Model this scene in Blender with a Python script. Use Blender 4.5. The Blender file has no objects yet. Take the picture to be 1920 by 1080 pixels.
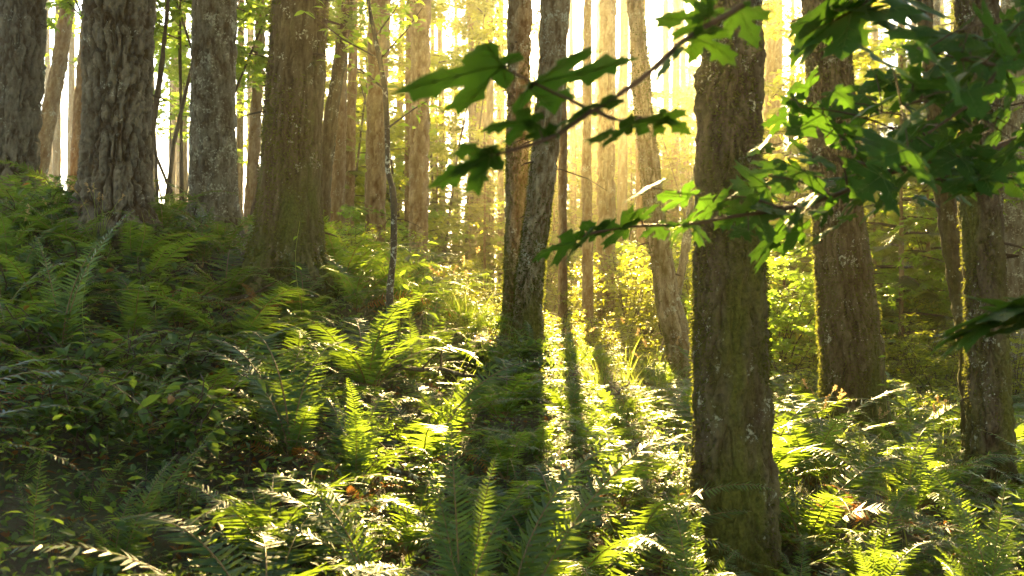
import bpy, math, random
import numpy as np
from mathutils import Vector, Matrix
from mathutils.geometry import delaunay_2d_cdt

random.seed(11)
rng = np.random.default_rng(11)
sc = bpy.context.scene
C = sc.collection
R = math.radians

# ------------------------------------------------------------------ camera, sky, sun, exposure
CAMH, F = 1.7, 1845.0
cd = bpy.data.cameras.new('camera')
cam = bpy.data.objects.new('camera', cd)
C.objects.link(cam)
sc.camera = cam
cam.location = (0, 0, CAMH)
cam.rotation_euler = (R(90), 0, 0)
cd.sensor_width = 36.0
cd.lens = 36.0 * F / 1920
cd.clip_start, cd.clip_end = 0.05, 900
cd.dof.use_dof = True
cd.dof.focus_distance = 7.5
cd.dof.aperture_fstop = 3.6

SUN_EL, SUN_AZ = 20.2, 2.5
w = bpy.data.worlds.new('World')
sc.world = w
w.use_nodes = True
nt = w.node_tree
bg = nt.nodes['Background']
sky = nt.nodes.new('ShaderNodeTexSky')
sky.sky_type = 'NISHITA'
sky.sun_disc = False
sky.sun_elevation = R(SUN_EL)
sky.sun_rotation = R(SUN_AZ)
sky.air_density = 1.0
sky.dust_density = 1.0
sky.ozone_density = 1.5
nt.links.new(sky.outputs[0], bg.inputs[0])
bg.inputs[1].default_value = 0.05
sd = bpy.data.lights.new('sun', 'SUN')
sd.energy = 5.0
sd.angle = R(0.5)
sd.color = (1.0, 0.72, 0.28)
sun = bpy.data.objects.new('sun', sd)
C.objects.link(sun)
SDIR = Vector((math.sin(R(SUN_AZ)) * math.cos(R(SUN_EL)), math.cos(R(SUN_AZ)) * math.cos(R(SUN_EL)), math.sin(R(SUN_EL))))
sun.rotation_euler = SDIR.to_track_quat('Z', 'Y').to_euler()
sun.location = SDIR * 60
vs = sc.view_settings
vs.view_transform = 'Standard'
vs.look = 'None'
vs.gamma = 1.0
vs.use_curve_mapping = False
vs.exposure = 4.45
HAZE_DENSITY, HAZE_ANISO = 0.0022, 0.97
cy = sc.cycles
cy.max_bounces = 7
cy.diffuse_bounces = 2
cy.glossy_bounces = 2
cy.transmission_bounces = 5
cy.volume_bounces = 0
cy.transparent_max_bounces = 6
cy.caustics_reflective = False
cy.caustics_refractive = False
cy.use_denoising = True
cy.sample_clamp_indirect = 0.5
cy.sample_clamp_direct = 1.6


def P(px, py, d):
    """a point of the place seen at photo pixel (px, py) at d metres depth"""
    return Vector(((px - 960) / F * d, d, CAMH - (py - 540) / F * d))


def pxof(x, y, z):
    return 960 + F * x / y, 540 - F * (z - CAMH) / y


# ------------------------------------------------------------------ numpy noise
def _h(i, j, k, s=0.0):
    v = np.sin(i * 127.1 + j * 311.7 + k * 74.7 + s * 53.3) * 43758.5453
    return v - np.floor(v)


def noise3(p, s=0.0):
    i = np.floor(p)
    f = p - i
    f = f * f * (3 - 2 * f)
    x, y, z = i[..., 0], i[..., 1], i[..., 2]
    u, v, t = f[..., 0], f[..., 1], f[..., 2]
    r = 0
    for a in (0, 1):
        for b in (0, 1):
            for c in (0, 1):
                r = r + _h(x + a, y + b, z + c, s) * (u if a else 1 - u) * (v if b else 1 - v) * (t if c else 1 - t)
    return r * 2 - 1


def fbm(p, n=4, s=0.0):
    r, a = 0, 0.5
    for k in range(n):
        r = r + a * noise3(p * (2.03 ** k), s + k)
        a *= 0.5
    return r


def worley(u, v, nu, s=0.0):
    iu, iv = np.floor(u), np.floor(v)
    f1 = np.full(u.shape, 9.0)
    f2 = np.full(u.shape, 9.0)
    cid = np.zeros(u.shape)
    for a in (-1, 0, 1):
        for b in (-1, 0, 1):
            cu, cv = iu + a, iv + b
            k = np.mod(cu, nu)
            jx, jy = _h(k, cv, 1.0, s), _h(k, cv, 2.0, s)
            d = np.hypot(cu + 0.1 + 0.8 * jx - u, cv + 0.1 + 0.8 * jy - v)
            closer = d < f1
            f2 = np.where(closer, f1, np.minimum(f2, d))
            cid = np.where(closer, _h(k, cv, 3.0, s), cid)
            f1 = np.where(closer, d, f1)
    return f1, f2, cid


# ------------------------------------------------------------------ mesh building
class MB:
    def __init__(self):
        self.v, self.f, self.n = [], [], 0

    def add(self, V, faces, mat=0):
        V = np.asarray(V, dtype=np.float32).reshape(-1, 3)
        for fa in faces:
            fa = np.asarray(fa, dtype=np.int64)
            if fa.size:
                self.f.append((fa + self.n, mat))
        self.v.append(V)
        self.n += len(V)

    def mesh(self, name, mats, smooth=True, attr=None):
        me = bpy.data.meshes.new(name)
        V = np.concatenate(self.v)
        me.vertices.add(len(V))
        me.vertices.foreach_set('co', V.ravel())
        loops = np.concatenate([f.ravel() for f, _ in self.f]).astype(np.int32)
        tot = np.concatenate([np.full(len(f), f.shape[1]) for f, _ in self.f]).astype(np.int32)
        mi = np.concatenate([np.full(len(f), m) for f, m in self.f]).astype(np.int32)
        start = np.concatenate([[0], np.cumsum(tot)[:-1]]).astype(np.int32)
        me.loops.add(len(loops))
        me.loops.foreach_set('vertex_index', loops)
        me.polygons.add(len(tot))
        me.polygons.foreach_set('loop_start', start)
        me.polygons.foreach_set('material_index', mi)
        me.polygons.foreach_set('use_smooth', np.full(len(tot), smooth))
        for m in mats:
            me.materials.append(m)
        if attr is not None:
            for k, a in attr.items():
                at = me.attributes.new(k, 'FLOAT', 'POINT')
                at.data.foreach_set('value', np.asarray(a, dtype=np.float32))
        me.update(calc_edges=True)
        return me


def grid_faces(rows, cols, wrap=True):
    i = np.arange(rows - 1)[:, None]
    j = np.arange(cols if wrap else cols - 1)[None, :]
    j2 = (j + 1) % cols
    return np.stack([i * cols + j, i * cols + j2, (i + 1) * cols + j2, (i + 1) * cols + j], -1).reshape(-1, 4)


def tube(mb, pts, rad, sides=6, mat=0):
    pts = np.asarray([tuple(p) for p in pts], dtype=float)
    rad = np.broadcast_to(np.asarray(rad, dtype=float), (len(pts),))
    t = np.gradient(pts, axis=0)
    t /= np.linalg.norm(t, axis=1)[:, None] + 1e-9
    ref = np.array([0.31, 0.17, 0.93]) if abs(t[0][2]) < 0.8 else np.array([0.95, 0.27, 0.1])
    a = np.cross(t, ref)
    a /= np.linalg.norm(a, axis=1)[:, None] + 1e-9
    b = np.cross(t, a)
    th = np.linspace(0, 2 * np.pi, sides, endpoint=False)
    V = pts[:, None] + rad[:, None, None] * (np.cos(th)[None, :, None] * a[:, None] + np.sin(th)[None, :, None] * b[:, None])
    mb.add(V.reshape(-1, 3), [grid_faces(len(pts), sides)], mat)


def scatter(mb, tv, tf, M, T, mat=0):
    """N copies of a small template: M (N,3,3), T (N,3)"""
    V = np.einsum('nij,kj->nki', M, tv) + T[:, None]
    k = len(tv)
    off = (np.arange(len(T)) * k)[:, None, None]
    mb.add(V.reshape(-1, 3), [(np.asarray(f)[None] + off).reshape(-1, np.asarray(f).shape[1]) for f in tf], mat)


def frames(az, tilt, roll, scale):
    """rotation frames: x axis points along azimuth az raised by tilt, rolled about itself"""
    az, tilt, roll, scale = np.broadcast_arrays(az, tilt, roll, scale)
    x = np.stack([np.cos(az) * np.cos(tilt), np.sin(az) * np.cos(tilt), np.sin(tilt)], -1)
    y0 = np.stack([-np.sin(az), np.cos(az), 0 * az], -1)
    z0 = np.cross(x, y0)
    y = y0 * np.cos(roll)[:, None] + z0 * np.sin(roll)[:, None]
    z = np.cross(x, y)
    return np.stack([x, y, z], -1) * scale[:, None, None]


def obj(name, me, parent=None, loc=None, kind=None):
    o = bpy.data.objects.new(name, me)
    C.objects.link(o)
    if parent is not None:
        o.parent = parent
    if loc is not None:
        o.location = loc
    if kind:
        o['kind'] = kind
    return o


def thing(name, label, cat, loc=(0, 0, 0), rotz=0.0, group=None, scale=1.0):
    o = bpy.data.objects.new(name, None)
    o.empty_display_size = 0.2
    C.objects.link(o)
    o.location = loc
    o.rotation_euler = (0, 0, rotz)
    o.scale = (scale,) * 3
    o['label'] = label
    o['category'] = cat
    if group:
        o['group'] = group
    return o


# ------------------------------------------------------------------ materials
def new_mat(name):
    m = bpy.data.materials.new(name)
    m.use_nodes = True
    n = m.node_tree
    n.nodes.clear()
    return m, n, n.nodes.new('ShaderNodeOutputMaterial')


def N(n, t, **kw):
    x = n.nodes.new(t)
    for k, v in kw.items():
        setattr(x, k, v)
    return x


def ramp(n, fac, stops):
    r = N(n, 'ShaderNodeValToRGB')
    e = r.color_ramp.elements
    while len(e) < len(stops):
        e.new(0.5)
    for el, (p, c) in zip(e, stops):
        el.position = p
        el.color = (c[0], c[1], c[2], 1)
    n.links.new(fac, r.inputs[0])
    return r.outputs[0]


def mixc(n, fac, a, b):
    m = N(n, 'ShaderNodeMix', data_type='RGBA')
    for s, v in ((m.inputs[0], fac), (m.inputs[6], a), (m.inputs[7], b)):
        if hasattr(v, 'is_linked'):
            n.links.new(v, s)
        else:
            s.default_value = (v[0], v[1], v[2], 1) if isinstance(v, tuple) else v
    return m.outputs[2]


def noise(n, co, scale, detail=4, rough=0.55, out='Fac'):
    x = N(n, 'ShaderNodeTexNoise')
    x.inputs['Scale'].default_value = scale
    x.inputs['Detail'].default_value = detail
    x.inputs['Roughness'].default_value = rough
    if co is not None:
        n.links.new(co, x.inputs['Vector'])
    return x.outputs[out]


def math_(n, op, a, b=None, c=None, clamp=False):
    m = N(n, 'ShaderNodeMath', operation=op, use_clamp=clamp)
    for i, v in enumerate((a, b, c)):
        if v is None:
            continue
        if hasattr(v, 'is_linked'):
            n.links.new(v, m.inputs[i])
        else:
            m.inputs[i].default_value = v
    return m.outputs[0]


def leaf_mat(name, dark, light, trans, rough=0.4, spec=0.5, tw=0.5, nscale=9.0, odd=None, oddp=0.0, spots=0):
    """leaf tissue: glossy cuticle over diffuse, light passing through tints yellow green"""
    m, n, out = new_mat(name)
    tc = N(n, 'ShaderNodeTexCoord')
    oi = N(n, 'ShaderNodeObjectInfo')
    geo = N(n, 'ShaderNodeNewGeometry')
    f = noise(n, tc.outputs['Object'], nscale, 2)
    f = math_(n, 'MULTIPLY_ADD', oi.outputs['Random'], 0.35, math_(n, 'MULTIPLY', f, 0.7))
    f = math_(n, 'MULTIPLY_ADD', geo.outputs['Random Per Island'], 0.3, math_(n, 'SUBTRACT', f, 0.12), clamp=True)
    col = ramp(n, f, [(0.25, dark), (0.75, light)])
    tcol = ramp(n, f, [(0.2, tuple(c * 0.75 for c in trans)), (0.8, tuple(min(1, c * 1.2) for c in trans))])
    if odd:
        g = math_(n, 'LESS_THAN', geo.outputs['Random Per Island'], oddp)
        col = mixc(n, g, col, odd)
        tcol = mixc(n, g, tcol, tuple(min(1, c * 2.2) for c in odd))
    if spots:
        va = N(n, 'ShaderNodeVectorMath', operation='ADD')
        n.links.new(tc.outputs['Object'], va.inputs[0])
        n.links.new(oi.outputs['Random'], va.inputs[1])
        g = math_(n, 'MULTIPLY', math_(n, 'SUBTRACT', noise(n, va.outputs[0], spots, 3, 0.6), 0.66), 14.0, clamp=True)
        col = mixc(n, g, col, (0.085, 0.055, 0.02))
        tcol = mixc(n, g, tcol, (0.12, 0.08, 0.02))
    b = N(n, 'ShaderNodeBsdfPrincipled')
    n.links.new(col, b.inputs['Base Color'])
    b.inputs['Roughness'].default_value = rough
    b.inputs['Specular IOR Level'].default_value = spec
    t = N(n, 'ShaderNodeBsdfTranslucent')
    n.links.new(tcol, t.inputs['Color'])
    mx = N(n, 'ShaderNodeMixShader')
    mx.inputs[0].default_value = tw
    n.links.new(b.outputs[0], mx.inputs[1])
    n.links.new(t.outputs[0], mx.inputs[2])
    n.links.new(mx.outputs[0], out.inputs[0])
    return m


def bark_mat(name, brown, grey, moss_amt, lichen_amt, moss_top=3.0, moss=(0.075, 0.085, 0.018), bump=0.5, fine=1.0):
    m, n, out = new_mat(name)
    tc = N(n, 'ShaderNodeTexCoord')
    oi = N(n, 'ShaderNodeObjectInfo')
    mp = N(n, 'ShaderNodeMapping')
    mp.inputs['Scale'].default_value = (1, 1, 0.28)
    n.links.new(tc.outputs['Object'], mp.inputs[0])
    ofs = N(n, 'ShaderNodeVectorMath', operation='ADD')
    n.links.new(mp.outputs[0], ofs.inputs[0])
    n.links.new(oi.outputs['Random'], ofs.inputs[1])
    co = ofs.outputs[0]
    at = N(n, 'ShaderNodeAttribute', attribute_name='ridge')
    f1 = noise(n, co, 16 * fine, 6, 0.65)
    f2 = noise(n, tc.outputs['Object'], 45 * fine, 4, 0.7)
    f = math_(n, 'MULTIPLY_ADD', at.outputs['Fac'], 0.35, math_(n, 'MULTIPLY', f1, 0.8))
    f = math_(n, 'MULTIPLY_ADD', f2, 0.35, math_(n, 'SUBTRACT', f, 0.28), clamp=True)
    col = ramp(n, f, [(0.2, tuple(c * 0.5 for c in brown)), (0.42, brown), (0.60, grey), (0.8, tuple(c * 1.7 for c in grey))])
    # pale crust lichen in blotches
    lb = noise(n, tc.outputs['Object'], 5.0, 3, 0.6)
    lf = noise(n, tc.outputs['Object'], 38.0, 3, 0.65)
    lm = math_(n, 'ADD', math_(n, 'MULTIPLY', lb, 0.9), math_(n, 'MULTIPLY', lf, 0.9))
    lm = math_(n, 'MULTIPLY', math_(n, 'SUBTRACT', lm, 1.13 - 0.22 * lichen_amt), 9.0, clamp=True)
    col = mixc(n, math_(n, 'MULTIPLY', lm, 0.85 if lichen_amt > 0 else 0.0), col, (0.46, 0.47, 0.38))
    # moss sheets, denser low on the trunk
    sp = N(n, 'ShaderNodeSeparateXYZ')
    n.links.new(tc.outputs['Object'], sp.inputs[0])
    hz = math_(n, 'DIVIDE', sp.outputs['Z'], moss_top)
    mb_ = noise(n, co, 3.2, 5, 0.65)
    mm = math_(n, 'SUBTRACT', math_(n, 'ADD', mb_, moss_amt), math_(n, 'MULTIPLY', hz, 0.35))
    mm = math_(n, 'MULTIPLY', math_(n, 'SUBTRACT', mm, 0.72), 5.0, clamp=True)
    mcol = ramp(n, f2, [(0.3, tuple(c * 0.55 for c in moss)), (0.7, tuple(c * 1.5 for c in moss))])
    col = mixc(n, mm, col, mcol)
    b = N(n, 'ShaderNodeBsdfPrincipled')
    n.links.new(col, b.inputs['Base Color'])
    b.inputs['Roughness'].default_value = 0.9
    b.inputs['Specular IOR Level'].default_value = 0.2
    bp = N(n, 'ShaderNodeBump')
    bp.inputs['Strength'].default_value = bump
    bp.inputs['Distance'].default_value = 0.012
    n.links.new(math_(n, 'ADD', f1, math_(n, 'MULTIPLY', f2, 0.5)), bp.inputs['Height'])
    n.links.new(bp.outputs[0], b.inputs['Normal'])
    n.links.new(b.outputs[0], out.inputs[0])
    return m


def plain_mat(name, a, b_, scale=20.0, rough=0.8, spec=0.3):
    m, n, out = new_mat(name)
    tc = N(n, 'ShaderNodeTexCoord')
    col = ramp(n, noise(n, tc.outputs['Object'], scale, 4, 0.6), [(0.3, a), (0.7, b_)])
    b = N(n, 'ShaderNodeBsdfPrincipled')
    n.links.new(col, b.inputs['Base Color'])
    b.inputs['Roughness'].default_value = rough
    b.inputs['Specular IOR Level'].default_value = spec
    n.links.new(b.outputs[0], out.inputs[0])
    return m


def soil_mat():
    m, n, out = new_mat('forest_soil')
    tc = N(n, 'ShaderNodeTexCoord')
    f1 = noise(n, tc.outputs['Object'], 0.9, 5, 0.6)
    f2 = noise(n, tc.outputs['Object'], 28, 5, 0.7)
    f = math_(n, 'ADD', math_(n, 'MULTIPLY', f1, 0.6), math_(n, 'MULTIPLY', f2, 0.5))
    col = ramp(n, f, [(0.35, (0.022, 0.016, 0.009)), (0.52, (0.055, 0.036, 0.018)), (0.62, (0.04, 0.055, 0.015)), (0.75, (0.10, 0.065, 0.03))])
    b = N(n, 'ShaderNodeBsdfPrincipled')
    n.links.new(col, b.inputs['Base Color'])
    b.inputs['Roughness'].default_value = 0.95
    bp = N(n, 'ShaderNodeBump')
    bp.inputs['Strength'].default_value = 0.8
    bp.inputs['Distance'].default_value = 0.04
    n.links.new(f2, bp.inputs['Height'])
    n.links.new(bp.outputs[0], b.inputs['Normal'])
    n.links.new(b.outputs[0], out.inputs[0])
    return m


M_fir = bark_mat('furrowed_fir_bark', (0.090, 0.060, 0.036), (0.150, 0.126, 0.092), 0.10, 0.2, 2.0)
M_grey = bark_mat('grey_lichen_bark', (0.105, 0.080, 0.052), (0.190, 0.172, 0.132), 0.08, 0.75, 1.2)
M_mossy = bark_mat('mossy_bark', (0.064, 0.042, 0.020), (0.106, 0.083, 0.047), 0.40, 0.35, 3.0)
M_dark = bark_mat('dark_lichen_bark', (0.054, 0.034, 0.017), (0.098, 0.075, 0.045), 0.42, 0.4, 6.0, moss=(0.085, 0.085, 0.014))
M_pair = bark_mat('glow_brightened_mossy_bark', (0.16, 0.105, 0.05), (0.27, 0.22, 0.14), 0.36, 0.5, 4.5, moss=(0.12, 0.11, 0.022))  # bark and moss brightened and yellowed, the sun glow put into the colour
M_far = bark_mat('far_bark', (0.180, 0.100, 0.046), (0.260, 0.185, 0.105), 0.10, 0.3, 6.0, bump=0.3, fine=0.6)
M_twig = plain_mat('twig', (0.05, 0.032, 0.02), (0.10, 0.07, 0.045))
M_redtwig = plain_mat('maple_twig', (0.05, 0.028, 0.014), (0.10, 0.055, 0.022), 30, 0.6)
M_soil = soil_mat()
M_fern = leaf_mat('fern_leaflet', (0.011, 0.044, 0.027), (0.027, 0.076, 0.040), (0.29, 0.42, 0.026), 0.45, 0.28, 0.42, 5.0)
M_deadfern = leaf_mat('dead_fern_leaflet', (0.16, 0.065, 0.018), (0.26, 0.11, 0.03), (0.55, 0.22, 0.05), 0.6, 0.3, 0.45, 5.0)
M_rachis = plain_mat('fern_stalk', (0.13, 0.085, 0.022), (0.22, 0.13, 0.03), 14, 0.5, 0.5)
M_needle = leaf_mat('conifer_needles', (0.028, 0.055, 0.016), (0.055, 0.090, 0.024), (0.36, 0.40, 0.03), 0.45, 0.4, 0.45, 0.8)
M_mapleback = leaf_mat('vine_maple_leaves', (0.045, 0.095, 0.014), (0.080, 0.140, 0.020), (0.34, 0.50, 0.035), 0.42, 0.4, 0.55, 1.5)
M_shrub = leaf_mat('shrub_leaves', (0.045, 0.085, 0.014), (0.085, 0.130, 0.022), (0.50, 0.52, 0.025), 0.42, 0.45, 0.52, 1.5)
M_under = leaf_mat('undergrowth_leaves', (0.018, 0.052, 0.020), (0.042, 0.092, 0.028), (0.26, 0.38, 0.04), 0.52, 0.2, 0.40, 1.2, odd=(0.17, 0.085, 0.02), oddp=0.018)
M_grass = leaf_mat('grass_blades', (0.06, 0.10, 0.018), (0.11, 0.15, 0.035), (0.42, 0.48, 0.07), 0.45, 0.4, 0.5, 2.0)
M_seed = leaf_mat('grass_seed_heads', (0.20, 0.14, 0.07), (0.34, 0.24, 0.12), (0.60, 0.40, 0.18), 0.6, 0.3, 0.5, 6.0)
M_litter = leaf_mat('dead_leaves', (0.10, 0.045, 0.016), (0.21, 0.10, 0.03), (0.40, 0.16, 0.04), 0.8, 0.1, 0.25, 3.0)
M_bigleaf = leaf_mat('bigleaf_maple_leaf', (0.022, 0.062, 0.012), (0.034, 0.085, 0.014), (0.09, 0.20, 0.014), 0.55, 0.14, 0.38, 2.5, spots=7.0)
M_vein = leaf_mat('leaf_vein', (0.10, 0.16, 0.04), (0.13, 0.19, 0.05), (0.22, 0.32, 0.05), 0.5, 0.3, 0.4)
M_mosspad = leaf_mat('moss_pad', (0.045, 0.052, 0.012), (0.085, 0.085, 0.020), (0.20, 0.22, 0.03), 0.9, 0.1, 0.3, 20)

# ------------------------------------------------------------------ terrain
CTRL = []
for px, py, d in [(20, 405, 13), (-200, 380, 13), (130, 400, 11.5), (215, 420, 10), (300, 440, 10.5), (400, 465, 11), (545, 490, 9.5), (640, 560, 9.2),
                  (0, 860, 4.6), (0, 560, 8), (300, 900, 5), (300, 640, 8), (420, 560, 9.3), (600, 1040, 4.8), (600, 720, 7.5), (720, 665, 8.3),
                  (735, 672, 7.6), (860, 1180, 4.2), (860, 900, 6.4), (870, 770, 8.6), (980, 650, 11), (950, 672, 9.5), (1005, 680, 9.9), (1075, 765, 9.8), (930, 740, 8.6),
                  (1100, 680, 16), (1290, 735, 12.5), (1200, 790, 9.3), (1150, 930, 6), (1370, 1135, 5.6), (1100, 1200, 4.3), (1600, 835, 10),
                  (1860, 965, 7.8), (1700, 945, 7), (1700, 1120, 5.3), (1900, 1180, 4.9), (1800, 770, 16), (1500, 700, 24), (-300, 800, 5), (-400, 560, 9)]:
    CTRL.append(tuple(P(px, py, d)))
CTRL += [(0, 0, 0.15), (0, 2, 0.15), (-3, 0, 0.95), (3, 0, 0.0), (-3, 2.5, 0.95), (3, 2.5, 0.0), (0, -8, 0.3), (-8, -6, 1.8), (8, -6, -0.2), (-8, 1, 2.1), (8, 3, -0.1),
         (8, 10, -0.2), (10, 20, -0.2), (-9, 20, 1.5), (-14, 30, 1.2), (-4, 16, 1.35), (-2, 22, 1.0), (0, 30, 0.9), (6, 34, 0.2), (16, 40, 0.0), (-20, 50, 0.9), (0, 55, 0.9), (20, 60, 0.2),
         (0, 100, 0.8), (-50, 90, 0.8), (50, 90, 0.5), (-40, 30, 1.5), (40, 20, -0.2), (-40, -30, 2.0), (40, -30, -0.2), (0, -40, 0.3)]
CTRL = np.array(CTRL)
_K = np.linalg.norm(CTRL[:, None, :2] - CTRL[None, :, :2], axis=-1)
_W = np.linalg.solve(_K + np.eye(len(CTRL)) * -0.15, CTRL[:, 2] - 0.6)


def ground(x, y):
    x, y = np.asarray(x, float), np.asarray(y, float)
    sh = np.broadcast(x, y).shape
    xx, yy = np.broadcast_to(x, sh).ravel(), np.broadcast_to(y, sh).ravel()
    out = np.empty(xx.shape)
    for s in range(0, len(xx), 20000):
        e = s + 20000
        k = np.hypot(xx[s:e, None] - CTRL[None, :, 0], yy[s:e, None] - CTRL[None, :, 1])
        out[s:e] = k @ _W + 0.6
    far = np.clip((np.hypot(xx, yy - 20) - 70) / 40, 0, 1)
    out = out * (1 - far) + 0.6 * far
    p = np.stack([xx, yy, xx * 0], -1)
    out += 0.10 * fbm(p * 0.9, 3) + 0.05 * fbm(p * 3.1, 2, 5.0)
    return out.reshape(sh)


def G(x, y):
    return float(ground(x, y))


def build_ground():
    u = np.linspace(-1, 1, 330)
    gx = np.sign(u) * (np.abs(u) * 11 + 140 * np.abs(u) ** 5)
    v = np.linspace(-1, 1, 330)
    gy = 7 + np.sign(v) * (np.abs(v) * 11 + 150 * np.abs(v) ** 5)
    X, Y = np.meshgrid(gx, gy)
    Z = ground(X, Y)
    mb = MB()
    mb.add(np.stack([X, Y, Z], -1).reshape(-1, 3), [grid_faces(330, 330, False)])
    obj('ground', mb.mesh('ground', [M_soil]), kind='structure')


build_ground()


# ------------------------------------------------------------------ trunks
def bark_disp(kind, th, z, r, seed):
    """relief (metres) and ridge mask on a (rows, cols) trunk grid"""
    p = np.stack([np.cos(th) * r, np.sin(th) * r, z], -1)
    q = p + 0.035 * np.stack([fbm(p * 7, 3, seed + 20), fbm(p * 7, 3, seed + 21), fbm(p * 5, 3, seed + 22)], -1)
    fine = fbm(p * np.array([34, 34, 22.0]), 4, seed)
    big = fbm(p * np.array([4, 4, 1.6]), 3, seed + 9)

    def furrow(fx, fz, width, s_):
        return np.clip(np.abs(fbm(q * np.array([fx, fx, fz]), 3, seed + s_)) / width, 0, 1) ** 0.75
    if kind == 'fir':
        a = furrow(13, 2.6, 0.20, 3)
        b = furrow(26, 9.0, 0.16, 4)
        c = furrow(17, 20.0, 0.12, 5)
        d = 0.030 * a + 0.010 * b * (0.3 + a) + 0.008 * c * a + 0.010 * fine + 0.012 * big - 0.008
        return d, np.clip(0.65 * a + 0.35 * b + 0.3 * fine, 0, 1)
    if kind == 'flaky':
        a = furrow(15, 4.5, 0.20, 3)
        b = furrow(30, 17.0, 0.16, 4)
        step = np.floor((fbm(q * np.array([20, 20, 10.0]), 2, seed + 6) + 1) * 6) / 6
        d = 0.014 * a + 0.007 * b + 0.016 * (step - 0.9) + 0.008 * fine + 0.012 * big
        return d, np.clip(0.4 * a + 0.3 * b + 0.5 * (step - 0.7) + 0.3 * fine, 0, 1)
    # mossy: long strips softened by moss cushions
    a = furrow(15, 2.0, 0.22, 3)
    b = furrow(28, 7.0, 0.2, 4)
    fl = fbm(p * np.array([60, 60, 50.0]), 2, seed + 6)
    cushion = np.clip(fbm(p * np.array([7, 7, 3.0]), 3, seed + 7) * 2, 0, 1)
    d = 0.018 * a + 0.006 * b + 0.008 * fine + 0.006 * fl + 0.012 * cushion + 0.014 * big - 0.006
    return d, np.clip(0.7 * a + 0.3 * b + 0.3 * fine, 0, 1)


def trunk_mesh(name, axis, rad, kind, mat, sides, fine_to, dz, seed, flare=0.3, bosses=(), coarse=10):
    """axis: list of local points from the root up; rad: radii there. fine rings every dz up to height fine_to"""
    axis = np.array([tuple(a) for a in axis], float)
    rad = np.array(rad, float)
    z0, z1 = axis[0, 2], axis[-1, 2]
    zs = np.concatenate([np.arange(z0, fine_to, dz), np.linspace(fine_to, z1, coarse)])
    ax = np.stack([np.interp(zs, axis[:, 2], axis[:, k]) for k in (0, 1)], -1)
    k = np.array([0.25, 0.5, 0.25])
    if len(axis) > 2:
        n_s = max(3, int(0.25 / dz))
        ker = np.hanning(n_s * 2 + 3)
        ker /= ker.sum()
        nf = len(zs) - coarse
        for c in (0, 1):
            pad = np.pad(ax[:nf, c], n_s + 1, mode='reflect', reflect_type='odd')
            ax[:nf, c] = np.convolve(pad, ker, 'valid')[:nf]
    rr = np.interp(zs, axis[:, 2], rad)
    th = np.linspace(0, 2 * np.pi, sides, endpoint=False)
    TH, Z = np.meshgrid(th, zs)
    RR = np.repeat(rr[:, None], sides, 1)
    hb = np.clip(Z - 0.0, 0, None)
    lob = 1 + 0.35 * np.sin(TH * 4 + seed) + 0.25 * np.sin(TH * 7 + seed * 2.1)
    RR = RR * (1 + flare * np.exp(-hb / 0.26) * lob)
    d, ridge = bark_disp(kind, TH, Z, np.repeat(rr[:, None], sides, 1), seed)
    RR = RR + (1.8 if kind == 'fir' else 1.5) * (d - 0.012) * min(1.0, float(rad[0]) / 0.14 + 0.15)
    for bt, bz, br, bh in bosses:
        dt = (TH - bt + np.pi) % (2 * np.pi) - np.pi
        RR = RR + bh * np.exp(-((dt * RR) ** 2 + (Z - bz) ** 2) / br ** 2) * (1 + 0.5 * noise3(np.stack([TH * 9, Z * 40, Z * 0], -1)))
    V = np.stack([ax[:, 0:1] + RR * np.cos(TH), ax[:, 1:2] + RR * np.sin(TH), Z], -1)
    mb = MB()
    mb.add(V.reshape(-1, 3), [grid_faces(len(zs), sides)])
    return mb.mesh(name, [mat], True, {'ridge': ridge.ravel()})


# ------------------------------------------------------------------ conifer crowns (shared by many trees)
def spray_template(n=9):
    """a flat hemlock spray along +x: twig with needle tufts both sides"""
    V, Fq = [], []
    for i in range(n):
        t = (i + 0.5) / n
        wdt = 0.34 * math.sin(math.pi * (0.12 + 0.88 * t) ** 0.8) + 0.05
        for s in (-1, 1):
            b = len(V)
            V += [(t - 0.055, 0, 0), (t + 0.05, 0, 0.004), (t + 0.16, s * wdt, -0.06 * t), (t + 0.09, s * wdt * 0.8, -0.05 * t)]
            Fq.append((b, b + 1, b + 2, b + 3))
    return np.array(V), [np.array(Fq)]


SPR_V, SPR_F = spray_template()
SPR_V6, SPR_F6 = spray_template(5)


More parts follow.
